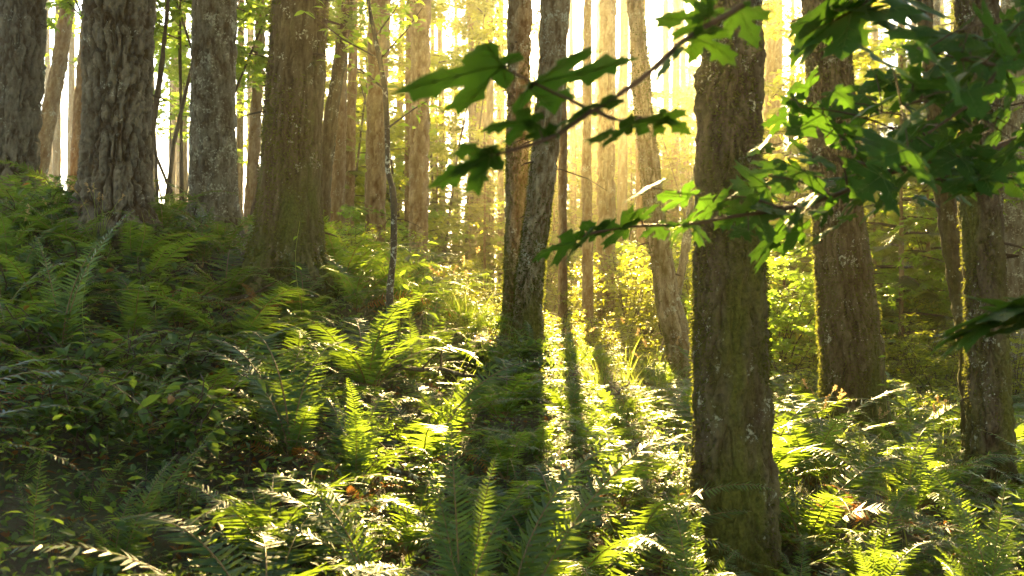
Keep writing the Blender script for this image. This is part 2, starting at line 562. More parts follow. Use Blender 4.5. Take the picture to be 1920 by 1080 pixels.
def crown_mesh(name, h0, h1, rmax, nb, per, seed, shape=0.8, spray=0.42, droop=0.25, tv=None, tf=None, low_twigs=0, fill=1.0, trunk_r=0.0):
    """branches carrying needle sprays from h0 up to h1 (local z)"""
    g = np.random.default_rng(seed)
    tv = SPR_V if tv is None else tv
    tf = SPR_F if tf is None else tf
    mb = MB()
    AZ, TI, RO, SCL, T = [], [], [], [], []
    for b in range(nb):
        t = (b + g.random()) / nb
        h = h0 + (h1 - h0) * t
        a = b * 2.39996 + g.normal(0, 0.3)
        L = rmax * (1 - t) ** shape * g.uniform(0.6, 1.12) + 0.2
        if t < 0.25:
            L *= 0.55 + 1.8 * t
        n = max(4, int(per * L / rmax) + 2)
        s = np.linspace(0, 1, n + 1)[1:]
        up = g.uniform(-0.05, 0.3)
        zz = h + L * (up * s - droop * s ** 2 * g.uniform(0.7, 1.6))
        px_, py_ = np.cos(a) * L * s, np.sin(a) * L * s
        pts = [(0, 0, h)] + list(zip(px_, py_, zz))
        tube(mb, pts[::max(1, n // 4)] if n > 6 else pts, np.linspace(0.012 + 0.010 * L, 0.004, len(pts[::max(1, n // 4)] if n > 6 else pts)), 4, 1)
        for i in range(n):
            if s[i] < 0.16 or g.random() > fill:
                continue
            for sd_ in (-1, 1):
                AZ.append(a + sd_ * g.uniform(0.45, 1.15))
                TI.append(-g.uniform(0.05, 0.55) * (0.5 + droop * 2))
                RO.append(g.normal(0, 0.35))
                SCL.append(spray * g.uniform(0.65, 1.3) * (1.05 - 0.45 * s[i]) * min(1.0, 0.5 + L / 2))
                T.append((px_[i], py_[i], zz[i]))
        AZ.append(a); TI.append(-0.3); RO.append(g.normal(0, 0.3)); SCL.append(spray * 0.9); T.append((px_[-1], py_[-1], zz[-1]))
    scatter(mb, tv, tf, frames(np.array(AZ), np.array(TI), np.array(RO), np.array(SCL)), np.array(T), 0)
    for k in range(low_twigs):
        h = g.uniform(0.12, 0.95) * h0
        a = g.uniform(0, 6.283)
        L = g.uniform(0.3, 1.3)
        r0 = trunk_r
        tube(mb, [(np.cos(a) * (r0 * .5 + L * q), np.sin(a) * (r0 * .5 + L * q), h + L * (0.15 * q - 0.45 * q * q)) for q in (0, 0.4, 0.75, 1)], [0.012, 0.009, 0.006, 0.003], 4, 1)
    return mb.mesh(name, [M_needle, M_twig], False)


HI_CROWNS = [crown_mesh('high_crown', 10.5 + k, 23 + k, 3.0, 62, 9, 40 + k, spray=0.62, tv=SPR_V6, tf=SPR_F6, low_twigs=16, trunk_r=0.12) for k in range(3)]
HERO_CROWNS = [crown_mesh('hero_crown', 10.5 + k, 23 + k, 3.0, 70, 10, 43 + k, spray=0.62, tv=SPR_V6, tf=SPR_F6) for k in range(3)]
TOP_CROWNS = [crown_mesh('top_crown', 16.5 + k, 24 + k, 2.4, 40, 8, 50 + k, spray=0.6, tv=SPR_V6, tf=SPR_F6, low_twigs=18, trunk_r=0.12) for k in range(3)]
BC = [crown_mesh('bushy_crown', 3 + 1.5 * k, 20, 2.9, 90, 9, 100 + k, spray=0.72, tv=SPR_V6, tf=SPR_F6, droop=0.3) for k in range(3)]
SPARSE_CROWNS = SC = [crown_mesh('sparse_crown', 17 + k, 24 + k, 1.6, 22, 7, 55 + k, spray=0.5, tv=SPR_V6, tf=SPR_F6, low_twigs=34, trunk_r=0.12) for k in range(2)]
CLEAN_CROWNS = [crown_mesh('clean_crown', 15 + k, 24 + k, 2.2, 36, 8, 53 + k, spray=0.6, tv=SPR_V6, tf=SPR_F6, low_twigs=3, trunk_r=0.12) for k in range(2)]
LONG_CROWNS = [crown_mesh('long_crown', 3.5 + 1.5 * k, 18 + 2 * k, 2.6, 80, 8, 60 + k, spray=0.55, tv=SPR_V6, tf=SPR_F6, droop=0.3, low_twigs=10, trunk_r=0.1) for k in range(3)]
CANOPY = [crown_mesh('canopy_crown', 8.5 + k, 23, 4.2, 96, 11, 110 + k, spray=1.0, tv=SPR_V6, tf=SPR_F6, droop=0.3) for k in range(2)]  # dense crowns of the unseen trees, made to cut skylight from overhead
NARROW = [crown_mesh('narrow_crown', 10.5 + .7 * k, 21, 1.7, 80, 9, 97 + k, spray=0.85, tv=SPR_V6, tf=SPR_F6, droop=0.3) for k in range(2)]  # dense high crowns shaped to block sun from the left bank
WIDE = [crown_mesh('wide_crown', 3.0 + 1.5 * k, 23, 3.6, 90, 10, 95 + k, spray=1.0, tv=SPR_V6, tf=SPR_F6, droop=0.3) for k in range(2)]
SHORT_CROWNS = [crown_mesh('young_crown', 0.5, 5.2 + 0.8 * k, 1.6, 46, 9, 70 + k, spray=0.40, droop=0.22) for k in range(3)]
far_trunk_meshes = []
for k in range(4):
    ht = [25.5, 24.5, 26, 20][k]
    lean = [(0.2, -0.1), (-0.25, 0.1), (0.1, 0.2), (-0.1, 0)][k]
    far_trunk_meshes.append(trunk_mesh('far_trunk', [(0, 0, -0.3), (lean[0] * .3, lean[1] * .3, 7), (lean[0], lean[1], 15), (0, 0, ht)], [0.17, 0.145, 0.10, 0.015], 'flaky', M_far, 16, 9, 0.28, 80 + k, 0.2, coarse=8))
young_trunk = trunk_mesh('young_trunk', [(0, 0, -0.1), (0, 0, 5.4)], [0.045, 0.008], 'flaky', M_far, 8, 2.0, 0.2, 91, 0.1)

# ------------------------------------------------------------------ label helpers for the many repeats
ORD = ['first', 'second', 'third', 'fourth', 'fifth', 'sixth', 'seventh', 'eighth', 'ninth', 'tenth', 'eleventh', 'twelfth', 'thirteenth', 'fourteenth', 'fifteenth', 'sixteenth',
       'seventeenth', 'eighteenth', 'nineteenth', 'twentieth']
ORD += ['twenty-' + o for o in ORD[:9]] + ['thirtieth'] + ['thirty-' + o for o in ORD[:9]] + ['fortieth'] + ['forty-' + o for o in ORD[:9]] + ['fiftieth'] + ['fifty-' + o for o in ORD[:9]]
GAPS = [(-4000, 'before the rugged fir at the frame edge'), (40, 'past the rugged frame-edge fir towards the furrowed fir'), (220, 'past the furrowed fir towards the lichen-grey fir'),
        (400, 'past the lichen-grey fir towards the mossy swelling fir'), (550, 'past the mossy swelling fir towards the crooked sapling'), (728, 'past the crooked sapling towards the paired trunks'),
        (985, 'past the paired trunks towards the curved leaning trunk'), (1230, 'past the curved leaning trunk towards the big dark trunk'), (1370, 'past the big dark trunk towards the stout mossy tree'),
        (1580, 'past the stout mossy tree towards the knotted trunk'), (1845, 'past the knotted trunk towards the frame edge')]
pending = {}


def register(o, noun, px):
    k = max(i for i, g_ in enumerate(GAPS) if px >= g_[0])
    pending.setdefault((noun, k), []).append((px, o))


def flush_labels():
    for (noun, k), lst in pending.items():
        lst.sort(key=lambda e: e[0])
        for i, (px, o) in enumerate(lst):
            o['label'] = f'{ORD[i]} {noun} {GAPS[k][1]}'


# ------------------------------------------------------------------ the trees one can name
def spec_tree(name, label, pts, d, kind, mat, sides=200, dz=0.013, crown=None, height=24.0, flare=0.5, seed=1, bosses=(), group=None, depth_lean=0.0, stubs=(), fuzz=0):
    """pts: (px, py, width px) from frame top to base"""
    base = P(pts[-1][0], pts[-1][1], d)
    base.z = G(base.x, base.y)
    o = thing(name, label, 'tree', base, 0, group)
    W = [(P(a, b, d + depth_lean * (1 - b / 700.0)) - base, wd / F * d / 2) for a, b, wd in reversed(pts)]
    W = [q for q in W if q[0].z > 0.02]
    ax = [Vector((W[0][0].x * 0.2, 0, -0.35))] + [q[0] for q in W]
    rd = [W[0][1]] + [q[1] for q in W]
    top = ax[-1].copy()
    dirv = (ax[-1] - ax[-2]).normalized()
    h = top.z
    r = rd[-1]
    hh = height - h
    for f in (0.15, 0.5, 1.0):
        ax.append(top + Vector((dirv.x * hh * f * 0.35, dirv.y * hh * f * 0.35, hh * f)))
        rd.append(max(0.02, r * (1 - 0.9 * f)))
    tr = obj('trunk', trunk_mesh('trunk', ax, rd, kind, mat, sides, h + 0.35, dz, seed, flare, bosses), o)
    if fuzz:
        obj('moss', moss_fuzz(tr, fuzz, seed, h + .3, .030 if d > 9 else .022), o, kind='stuff')
    if crown is not None:
        cr = obj('crown', crown, o)
        cr.location = (ax[-1].x * 0.8, ax[-1].y * 0.8, height - 24.5)
        cr.rotation_euler = (0, 0, seed)
    if fuzz or d <= 12 and kind != 'flaky' or seed == 3:
        gs = np.random.default_rng(seed + 500)
        for _ in range(5):
            zz = gs.uniform(.5, max(1.0, h))
            aa = gs.uniform(0, 6.28)
            cx_, cy_ = [np.interp(zz, [q.z for q in ax], [q[k] for q in ax]) for k in (0, 1)]
            rr_ = np.interp(zz, [q.z for q in ax], rd)
            ln = gs.uniform(.03, .16) * (1 if d < 9 else 1.5)
            t0 = gs.uniform(.006, .014)
            pts_ = [Vector((cx_ + math.cos(aa) * (rr_ * .7 + q * (ln + .3 * rr_)), cy_ + math.sin(aa) * (rr_ * .7 + q * (ln + .3 * rr_)), zz - .35 * ln * q * q)) for q in (0, .4, .75, 1)]
            mb = MB()
            tube(mb, pts_, [t0 * 1.3, t0, t0 * .8, t0 * .35], 7)
            obj('dead_stub', mb.mesh('dead_stub', [M_twig]), o)
    for (a, b, r0, ex, ez, ln) in stubs:
        p = P(a, b, d) - base
        mb = MB()
        tube(mb, [p, p + Vector((ex * 0.4, 0.0, ez * 0.25)) * ln, p + Vector((ex * 0.75, -0.03, ez * 0.6)) * ln, p + Vector((ex, -0.05, ez)) * ln], [r0, r0 * 0.8, r0 * 0.55, r0 * 0.25], 8)
        obj('branch', mb.mesh('branch', [mat]), o)
    return o


def moss_fuzz(tr, n, seed, zmax, size=.022):
    """short moss blades standing out of a trunk's bark"""
    g = np.random.default_rng(seed)
    me = tr.data
    nv = len(me.vertices)
    co = np.empty(nv * 3, np.float32)
    no = np.empty(nv * 3, np.float32)
    me.vertices.foreach_get('co', co)
    me.vertices.foreach_get('normal', no)
    co, no = co.reshape(-1, 3), no.reshape(-1, 3)
    w_ = fbm(co * np.array([3, 3, 1.3]) + seed, 3, 2.0) * 1.6 + .45 - .45 * co[:, 2] / zmax + .12 * np.sign(-co[:, 0])
    w_ = np.clip(w_, 0, 1) * (co[:, 2] < zmax) * (co[:, 2] > -.1)
    idx = g.choice(nv, n, p=w_ / w_.sum())
    T = co[idx] + no[idx] * .001
    d = no[idx] + g.normal(0, .5, (n, 3)) + [0, 0, -.35]
    az, ti = np.arctan2(d[:, 1], d[:, 0]), np.arctan2(d[:, 2], np.hypot(d[:, 0], d[:, 1]))
    mb = MB()
    scatter(mb, np.array([(0, .13, 0), (0, -.13, 0), (.6, .16, .05), (.6, -.16, .05), (1, 0, -.1)]), [np.array([(0, 1, 3, 2)]), np.array([(2, 3, 4)])], frames(az, ti, g.uniform(-1.5, 1.5, n), size * g.uniform(.5, 1.4, n)), T)
    return mb.mesh('moss', [M_mosspad], False)


HC, TC, LC = HERO_CROWNS, TOP_CROWNS, LONG_CROWNS
spec_tree('fir_tree', 'rugged grey fir trunk cut by the frame edge, on top of the ferny bank', [(38, 0, 78), (30, 150, 82), (10, 330, 92), (5, 405, 100)], 12, 'fir', M_fir, 220, 0.016, HC[0], seed=1, stubs=[(73, 52, .018, .35, .03, .35)])
spec_tree('fir_tree', 'thick brown fir with deep dark furrows, second big trunk on the bank', [(224, 0, 112), (222, 150, 106), (216, 300, 104), (212, 425, 114)], 10, 'fir', M_fir, 260, 0.012, HC[1], seed=2)
spec_tree('fir_tree', 'narrower pale grey lichen-spotted trunk between two thick dark firs on the bank', [(403, 0, 76), (400, 150, 78), (400, 300, 80), (402, 465, 90)], 11, 'flaky', M_grey, 240, 0.013, HC[2], seed=3,
          bosses=[(-1.7, 3.1, .05, .035), (-1.3, 1.9, .05, .03)])
spec_tree('fir_tree', 'thick olive-brown mossy fir swelling at its ferny foot, edge rimmed with gold', [(562, 0, 102), (555, 150, 102), (545, 300, 108), (541, 400, 114), (539, 500, 126)], 9.3, 'mossy', M_mossy, 250, 0.012, HC[0], seed=4, fuzz=9000)
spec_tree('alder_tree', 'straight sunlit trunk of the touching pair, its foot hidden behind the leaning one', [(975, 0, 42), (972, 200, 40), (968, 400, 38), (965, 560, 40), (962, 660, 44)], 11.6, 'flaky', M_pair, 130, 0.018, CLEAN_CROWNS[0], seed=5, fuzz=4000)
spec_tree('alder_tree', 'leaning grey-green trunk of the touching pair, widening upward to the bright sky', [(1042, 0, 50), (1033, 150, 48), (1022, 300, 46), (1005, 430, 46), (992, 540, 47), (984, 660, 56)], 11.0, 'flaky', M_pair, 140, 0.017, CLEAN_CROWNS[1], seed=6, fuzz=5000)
spec_tree('young_fir_tree', 'slim straight dark brown trunk in the bright glade beside the paired trunks', [(1102, 0, 14), (1100, 300, 16), (1103, 640, 19), (1103, 690, 20)], 16, 'flaky', M_far, 60, 0.03, CLEAN_CROWNS[0], seed=7)
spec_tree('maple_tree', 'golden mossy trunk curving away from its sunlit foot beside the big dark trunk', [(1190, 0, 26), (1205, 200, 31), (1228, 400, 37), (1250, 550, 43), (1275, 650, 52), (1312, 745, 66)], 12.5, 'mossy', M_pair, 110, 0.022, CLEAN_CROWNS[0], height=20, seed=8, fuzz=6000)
spec_tree('maple_tree', 'thin pale trunk leaning the other way behind the curved golden trunk', [(1322, 150, 11), (1310, 300, 13), (1283, 480, 15), (1262, 590, 16), (1240, 700, 20)], 14, 'flaky', M_grey, 40, 0.05, None, height=9, seed=9)
spec_tree('fir_tree', 'big dark moss-edged trunk in front, running the full height of the frame', [(1372, 0, 100), (1370, 150, 110), (1366, 300, 116), (1368, 500, 122), (1370, 700, 130), (1372, 900, 138), (1372, 1080, 144), (1372, 1140, 150)], 5.6, 'flaky', M_dark, 300, 0.008, HC[1], seed=10, fuzz=12000,
          bosses=[(3.3, 2.98, .06, .035), (3.25, 2.82, .07, .025), (0.0, 1.1, .12, .02), (-0.1, .65, .1, .025)])
spec_tree('fir_tree', 'stout mossy trunk broadening downward, behind dry grass stalks and a glowing fern', [(1545, 0, 82), (1555, 150, 84), (1568, 350, 90), (1580, 500, 100), (1595, 650, 110), (1607, 840, 124)], 10, 'mossy', M_mossy, 240, 0.013, HC[2], seed=11, fuzz=9000)
spec_tree('fir_tree', 'dark knotted trunk with broken side limbs, orange light along one edge', [(1832, 0, 72), (1838, 300, 72), (1845, 500, 70), (1853, 700, 72), (1858, 900, 76), (1860, 970, 82)], 7.8, 'flaky', M_dark, 230, 0.011, HC[0], seed=12, fuzz=8000,
          stubs=[(1870, 335, .03, .42, -.03, 1), (1876, 480, .028, .12, .0, 1), (1868, 200, .012, .3, .05, 1)])
spec_tree('maple_tree', 'thin dark trunk leaning against the dark knotted trunk', [(1732, 0, 24), (1750, 200, 27), (1775, 400, 31), (1798, 540, 33), (1815, 650, 34), (1832, 880, 40)], 8.8, 'flaky', M_dark, 100, 0.018, None, height=12, seed=13)

# thinner trunks of the middle distance, each where the photo shows it: (pixel points, depth, material)
MID = [
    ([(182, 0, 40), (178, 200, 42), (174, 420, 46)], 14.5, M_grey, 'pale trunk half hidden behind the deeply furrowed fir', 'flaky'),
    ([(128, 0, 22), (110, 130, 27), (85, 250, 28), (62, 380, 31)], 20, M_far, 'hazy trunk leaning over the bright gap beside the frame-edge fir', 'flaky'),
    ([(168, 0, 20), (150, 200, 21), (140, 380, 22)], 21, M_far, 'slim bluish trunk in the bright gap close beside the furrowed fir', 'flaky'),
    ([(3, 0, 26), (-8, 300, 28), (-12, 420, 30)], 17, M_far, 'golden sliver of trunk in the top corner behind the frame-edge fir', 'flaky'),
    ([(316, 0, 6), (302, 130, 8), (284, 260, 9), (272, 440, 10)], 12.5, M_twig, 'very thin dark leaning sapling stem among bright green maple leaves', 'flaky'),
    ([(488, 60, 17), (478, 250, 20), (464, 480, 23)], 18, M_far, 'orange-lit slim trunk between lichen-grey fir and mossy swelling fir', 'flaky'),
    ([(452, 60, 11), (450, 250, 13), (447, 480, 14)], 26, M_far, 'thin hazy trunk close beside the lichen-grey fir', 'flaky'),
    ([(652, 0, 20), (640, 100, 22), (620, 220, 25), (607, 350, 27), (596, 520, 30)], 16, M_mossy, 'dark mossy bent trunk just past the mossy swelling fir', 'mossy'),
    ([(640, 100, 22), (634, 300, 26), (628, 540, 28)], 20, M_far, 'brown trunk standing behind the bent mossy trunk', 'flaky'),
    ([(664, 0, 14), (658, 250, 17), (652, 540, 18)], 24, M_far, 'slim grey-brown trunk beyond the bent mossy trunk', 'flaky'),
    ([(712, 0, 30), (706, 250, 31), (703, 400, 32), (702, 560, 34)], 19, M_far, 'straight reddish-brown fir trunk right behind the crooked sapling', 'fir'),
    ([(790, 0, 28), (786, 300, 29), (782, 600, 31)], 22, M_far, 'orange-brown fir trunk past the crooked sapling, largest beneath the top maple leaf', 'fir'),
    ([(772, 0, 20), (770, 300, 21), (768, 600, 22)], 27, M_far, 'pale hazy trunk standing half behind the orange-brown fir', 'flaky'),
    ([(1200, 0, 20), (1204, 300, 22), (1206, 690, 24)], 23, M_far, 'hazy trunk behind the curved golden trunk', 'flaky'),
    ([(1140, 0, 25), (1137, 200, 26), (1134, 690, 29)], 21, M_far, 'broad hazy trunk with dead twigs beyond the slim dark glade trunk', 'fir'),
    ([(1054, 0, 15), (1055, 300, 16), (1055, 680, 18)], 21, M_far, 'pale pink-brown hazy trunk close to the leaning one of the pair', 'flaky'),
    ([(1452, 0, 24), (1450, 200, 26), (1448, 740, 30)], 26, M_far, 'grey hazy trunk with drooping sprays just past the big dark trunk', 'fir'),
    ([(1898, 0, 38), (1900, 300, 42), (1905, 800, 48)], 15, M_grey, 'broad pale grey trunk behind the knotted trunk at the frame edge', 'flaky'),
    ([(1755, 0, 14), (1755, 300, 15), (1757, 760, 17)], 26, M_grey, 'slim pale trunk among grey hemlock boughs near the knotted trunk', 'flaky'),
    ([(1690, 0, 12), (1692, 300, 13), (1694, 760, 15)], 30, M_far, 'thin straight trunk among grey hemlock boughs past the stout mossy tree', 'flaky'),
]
for i, (pts, d, mat, lab, kd) in enumerate(MID):
    spec_tree('slim_tree', lab, pts, d, kd, mat, 48 if d > 16 else 64, 0.05, None if pts[0][2] < 9 or 'bent' in lab else (CLEAN_CROWNS if 690 < pts[1][0] < 1260 else HC)[i % 2], height=24 if pts[0][2] > 9 else 7, seed=20 + i, flare=0.15)


def spec_crooked():
    d = 7.6
    base = P(733, 668, d)
    base.z = G(base.x, base.y) - 0.05
    o = thing('sapling', 'thin crooked grey sapling with a kinked stem and broad leaves on top', 'tree', base)
    px = [(684, -60, 6), (690, 0, 7), (703, 70, 8), (712, 110, 9), (722, 170, 10), (726, 240, 10), (727, 320, 10), (735, 350, 12), (739, 385, 12), (738, 480, 12), (731, 540, 13), (731, 600, 14), (733, 668, 15)]
    pts = [P(a, b, d) - base for a, b, _ in reversed(px)]
    mb = MB()
    rr = [wd / F * d / 2 for _, _, wd in reversed(px)]
    fine_p, fine_r = [], []
    for i in range(len(pts) - 1):
        for q in range(4):
            fine_p.append(pts[i].lerp(pts[i + 1], q / 4))
            fine_r.append((rr[i] * (1 - q / 4) + rr[i + 1] * q / 4) * random.uniform(0.93, 1.1))
    tube(mb, fine_p, fine_r, 12)
    obj('trunk', mb.mesh('trunk', [M_grey]), o)
    br = MB()
    lf = MB()
    ends = [((712, 110), (645, 75), (575, 20)), ((712, 110), (760, 60), (795, 10)), ((722, 170), (690, 140), (640, 110)), ((703, 70), (740, 20), (770, -40)), ((727, 240), (775, 205), (800, 190)), ((690, 0), (650, -20), (600, -30))]
    L = []
    for k, (a, b, c) in enumerate(ends):
        pa, pb, pc = [P(q[0], q[1], d + e) - base for q, e in ((a, 0), (b, -.1 + .1 * k), (c, -.2 + .16 * k))]
        tube(br, [pa, pa.lerp(pb, .5), pb, pb.lerp(pc, .5), pc], [.009, .007, .006, .004, .003], 5)
        for q in range(16):
            s = random.random()
            p = pb.lerp(pc, s) if random.random() < .7 else pa.lerp(pb, s)
            L.append(p + Vector((random.gauss(0, .07), random.gauss(0, .09), random.gauss(0, .05))))
    obj('branch', br.mesh('branch', [M_twig]), o)
    n = len(L)
    scatter(lf, OV_V, OV_F, frames(rng.uniform(0, 6.28, n), rng.normal(-.1, .3, n), rng.normal(0, .4, n), rng.uniform(.07, .13, n)), np.array([tuple(p) for p in L]))
    obj('foliage', lf.mesh('foliage', [M_mapleback], False), o, kind='stuff')


# leaf templates: ovate folded leaf along +x, unit length
OV_V = np.array([(0, 0, 0), (.28, .20, .05), (.28, -.20, .05), (.62, .19, .03), (.62, -.19, .03), (1, 0, -.12), (.3, 0, 0), (.64, 0, -.01)])
OV_F = [np.array([(0, 6, 1), (0, 2, 6), (3, 7, 5), (7, 4, 5)]), np.array([(1, 6, 7, 3), (6, 2, 4, 7)])]
OVS_V = np.array([(0, 0, 0), (.45, .24, .06), (.45, -.24, .06), (1, 0, -.08)])
OVS_F = [np.array([(0, 3, 1), (0, 2, 3)])]


def palm_template():
    """small palmate maple leaf, 7 lobes"""
    V = [(0.28, 0, 0)]
    n = 7
    ring = []
    for i in range(n):
        a = (i - 3) * 0.62
        L = [0.42, 0.62, 0.74, 0.8, 0.74, 0.62, 0.42][i]
        if i > 0:
            am = a - 0.31
            ring.append((0.28 + 0.33 * math.cos(am), 0.33 * math.sin(am), 0.02))
        ring.append((0.28 + L * math.cos(a), L * math.sin(a), -0.10 * L))
    V += ring
    V.append((0.1, 0, 0))
    m = len(ring)
    Fc = [(0, i, i + 1) for i in range(1, m)]
    return np.array(V), [np.array(Fc)]


PALM_V, PALM_F = palm_template()
spec_crooked()


# ------------------------------------------------------------------ background forest
def far_tree(x, y, k, scale, crown, noun, group):
    z = G(x, y)
    o = thing('conifer_tree', 'x', 'tree', (x, y, z), random.uniform(0, 6.28), group, scale)
    obj('trunk', far_trunk_meshes[k], o)
    obj('crown', crown, o)
    register(o, noun, pxof(x, y, z)[0])
    return o


taken = [(P(p[0][1][0], 600, p[1]).x, p[1]) for p in MID]
# rows of thin trunks the photo shows between sapling and pair, and beyond
for px, d, s in [(812, 46, .9), (832, 40, .9), (852, 52, .9), (888, 38, .98), (902, 44, 1.15), (915, 42, 1.1), (920, 36, .9), (940, 45, 1.0), (1030, 40, .85), (1077, 38, .8), (1120, 44, 1.), (1165, 48, 1.), (1250, 42, 1.), (1285, 50, 1.),
                 (105, 34, .9), (132, 40, .95), (95, 48, 1.), (288, 34, .9), (320, 38, .9), (338, 44, 1.), (345, 30, .75), (470, 40, 1), (590, 36, 1), (672, 42, 1), (745, 40, 1), (1480, 38, .8), (1645, 40, 1), (1715, 44, 1), (1780, 36, .8)]:
    x = (px - 960) / F * d
    taken.append((x, d))
    far_tree(x, d, random.randrange(3), s, NARROW[random.randrange(2)] if px == 888 else (SC + TC)[random.randrange(5)], 'hazy far conifer', 'far conifers in the bright haze')
tries = 0
n_far = 0
while n_far < 185 and tries < 12000:
    tries += 1
    y = 30 + 88 * random.random() ** 0.7
    x = random.uniform(-1, 1) * (0.55 * y + 3)
    if any((x - a) ** 2 + (y - b) ** 2 < (3.0 if y < 60 else 3.3) ** 2 for a, b in taken):
        continue
    taken.append((x, y))
    n_far += 1
    q = x - 0.044 * y
    if -2.5 < q < 9 and random.random() < (1.1 if q < 5.5 else .85):
        if y < 55:
            cr, s = random.choice(TC + SC), random.uniform(.9, 1.05)
        else:
            cr, s = random.choice(BC), max(.45, (.21 * (y - 12) + 1.5) / 20) * random.uniform(.85, 1.05)
            if random.random() < .5:
                cr, s = random.choice(SC), random.uniform(.9, 1.1)
    elif q < -4.9:
        cr, s = random.choice(SC + TC[:1]), random.uniform(.9, 1.1)
        if pxof(x, y, 0)[0] < 580 and random.random() < .6:
            continue
    else:
        cr, s = random.choice(HC + LC), random.uniform(.85, 1.12)
        if q < 0:
            cr, s = (random.choice(NARROW), .384 * (y - 10) / 11) if 36 < y < 46 else (random.choice(SC), random.uniform(.9, 1.1))  # blocker crowns scaled to stand in the sun rays to the bank
    if -2.4 < q < -.2 and y < 62:
        cr = SC[0]
    far_tree(x, y, random.randrange(4), s, cr, 'hazy far conifer', 'far conifers in the bright haze')

# half-grown conifers whose sunny tops stay below the light that reaches the glade
tries = n_h = 0
while n_h < 52 and tries < 3000:
    tries += 1
    y = random.uniform(33, 60)
    q = random.uniform(-5, 11)
    x = q + .044 * y
    if any((x - a) ** 2 + (y - b) ** 2 < 1.8 ** 2 for a, b in taken):
        continue
    taken.append((x, y))
    n_h += 1
    far_tree(x, y, random.randrange(4), .37 * (y - 12) / 22 * random.uniform(.8, 1), random.choice(BC), 'hazy far conifer', 'far conifers in the bright haze')

# the forest round and behind the viewer: unseen trees, added to shade the scene
around = []
for x, y in [(1.6, -3.0), (-2.4, -2.4), (0.2, -7), (4.2, -1.2), (-4.6, .3), (-6.3, 3.4), (5.2, 3.0), (-9, 7), (7.4, 6.8), (-3.5, -6), (4, -6)]:
    around.append((x, y))
    o = thing('conifer_tree', 'tall unseen conifer added for shade, beside or behind the viewer', 'tree', (x, y, G(x, y)), random.uniform(0, 6.28), 'unseen shade conifers round the viewer')
    obj('trunk', far_trunk_meshes[random.randrange(3)], o)
    obj('crown', random.choice(CANOPY), o)
tries = 0
while len(around) < 60 and tries < 4000:
    tries += 1
    x, y = random.uniform(-30, 30), random.uniform(-34, 30)
    if abs(x) < (0.60 * y + 4.0 if y > 0 else 3.5) or any((x - a) ** 2 + (y - b) ** 2 < 11 for a, b in around):
        continue
    around.append((x, y))
    o = thing('conifer_tree', 'tall unseen conifer added for shade, beside or behind the viewer', 'tree', (x, y, G(x, y)), random.uniform(0, 6.28), 'unseen shade conifers round the viewer', random.uniform(.85, 1.1))
    obj('trunk', far_trunk_meshes[random.randrange(3)], o)
    obj('crown', random.choice(WIDE), o)

# young hemlocks fill the understorey
tries = n_y = 0
YOUNG = [(1690, 17, 1.25), (1740, 20, 1.2), (1640, 22, 1.2), (1790, 23, 1.3), (1500, 24, 1.1), (1470, 19, .8), (1720, 27, 1.5), (1860, 24, 1.4), (1560, 30, 1.4), (640, 24, .9), (690, 27, 1.1), (820, 30, .9), (760, 31, 1.), (880, 34, 1.), (1360, 30, 1.1)]
for px, d, s in YOUNG:
    x = (px - 960) / F * d
    o = thing('young_hemlock', 'x', 'young tree', (x, d, G(x, d)), random.uniform(0, 6.28), 'young hemlocks in the understorey', s)
    obj('trunk', young_trunk, o)
    obj('crown', random.choice(SHORT_CROWNS), o)
    register(o, 'feathery young hemlock', px)
while n_y < 60 and tries < 4000:
    tries += 1
    y = random.uniform(30, 80)
    x = random.uniform(-1, 1) * (0.54 * y + 2)
    if not 560 < pxof(x, y, 0)[0] < 1960 or (930 < pxof(x, y, 0)[0] < 1700 and y < 45):
        continue
    if any((x - a) ** 2 + (y - b) ** 2 < 2.0 for a, b in taken):
        continue
    taken.append((x, y))
    n_y += 1
    o = thing('young_hemlock', 'x', 'young tree', (x, y, G(x, y)), random.uniform(0, 6.28), 'young hemlocks in the understorey', random.uniform(.7, 1.5))
    obj('trunk', young_trunk, o)
    obj('crown', random.choice(SHORT_CROWNS), o)
    register(o, 'feathery young hemlock', pxof(x, y, 0)[0])


# ------------------------------------------------------------------ vine maples and shrubs
def leafy_bush(seed, h, r, stems, leaves, size, tv, tf, mat, tiers=0, low=0.25, thick=0.012):
    g = np.random.default_rng(seed)
    st, lf = MB(), MB()
    pts = []
    for s in range(stems):
        a = g.uniform(0, 6.28)
        rr = r * g.uniform(.3, 1)
        hh = h * g.uniform(.65, 1)
        path = [np.array([np.cos(a) * rr * q ** 1.4 + g.normal(0, .02), np.sin(a) * rr * q ** 1.4 + g.normal(0, .02), hh * q]) for q in (0, .2, .4, .6, .8, 1)]
        tube(st, path, np.linspace(thick, .003, 6), 5)
        nb = 6
        for b in range(nb):
            q = low + (1 - low) * (b + g.random()) / nb
            p0 = np.array([np.interp(q, np.linspace(0, 1, 6), [p[k] for p in path]) for k in range(3)])
            a2 = g.uniform(0, 6.28)
            L = r * g.uniform(.35, .8)
            p1 = p0 + np.array([np.cos(a2) * L, np.sin(a2) * L, L * g.uniform(-.1, .25)])
            tube(st, [p0, (p0 + p1) / 2 + [0, 0, .03], p1], [thick * .45, thick * .3, .002], 4)
            m = max(3, leaves // (stems * nb))
            t = g.random(m) ** .7
            pts.append(p0 + (p1 - p0) * t[:, None] + g.normal(0, 1, (m, 3)) * np.array([.16, .16, .05]) * r * .6)
    T = np.concatenate(pts)
    n = len(T)
    scatter(lf, tv, tf, frames(g.uniform(0, 6.28, n), g.normal(-.15, .3, n), g.normal(0, .4, n), size * g.uniform(.6, 1.25, n)), T)
    return st.mesh('stems', [M_twig]), lf.mesh('foliage', [mat], False)


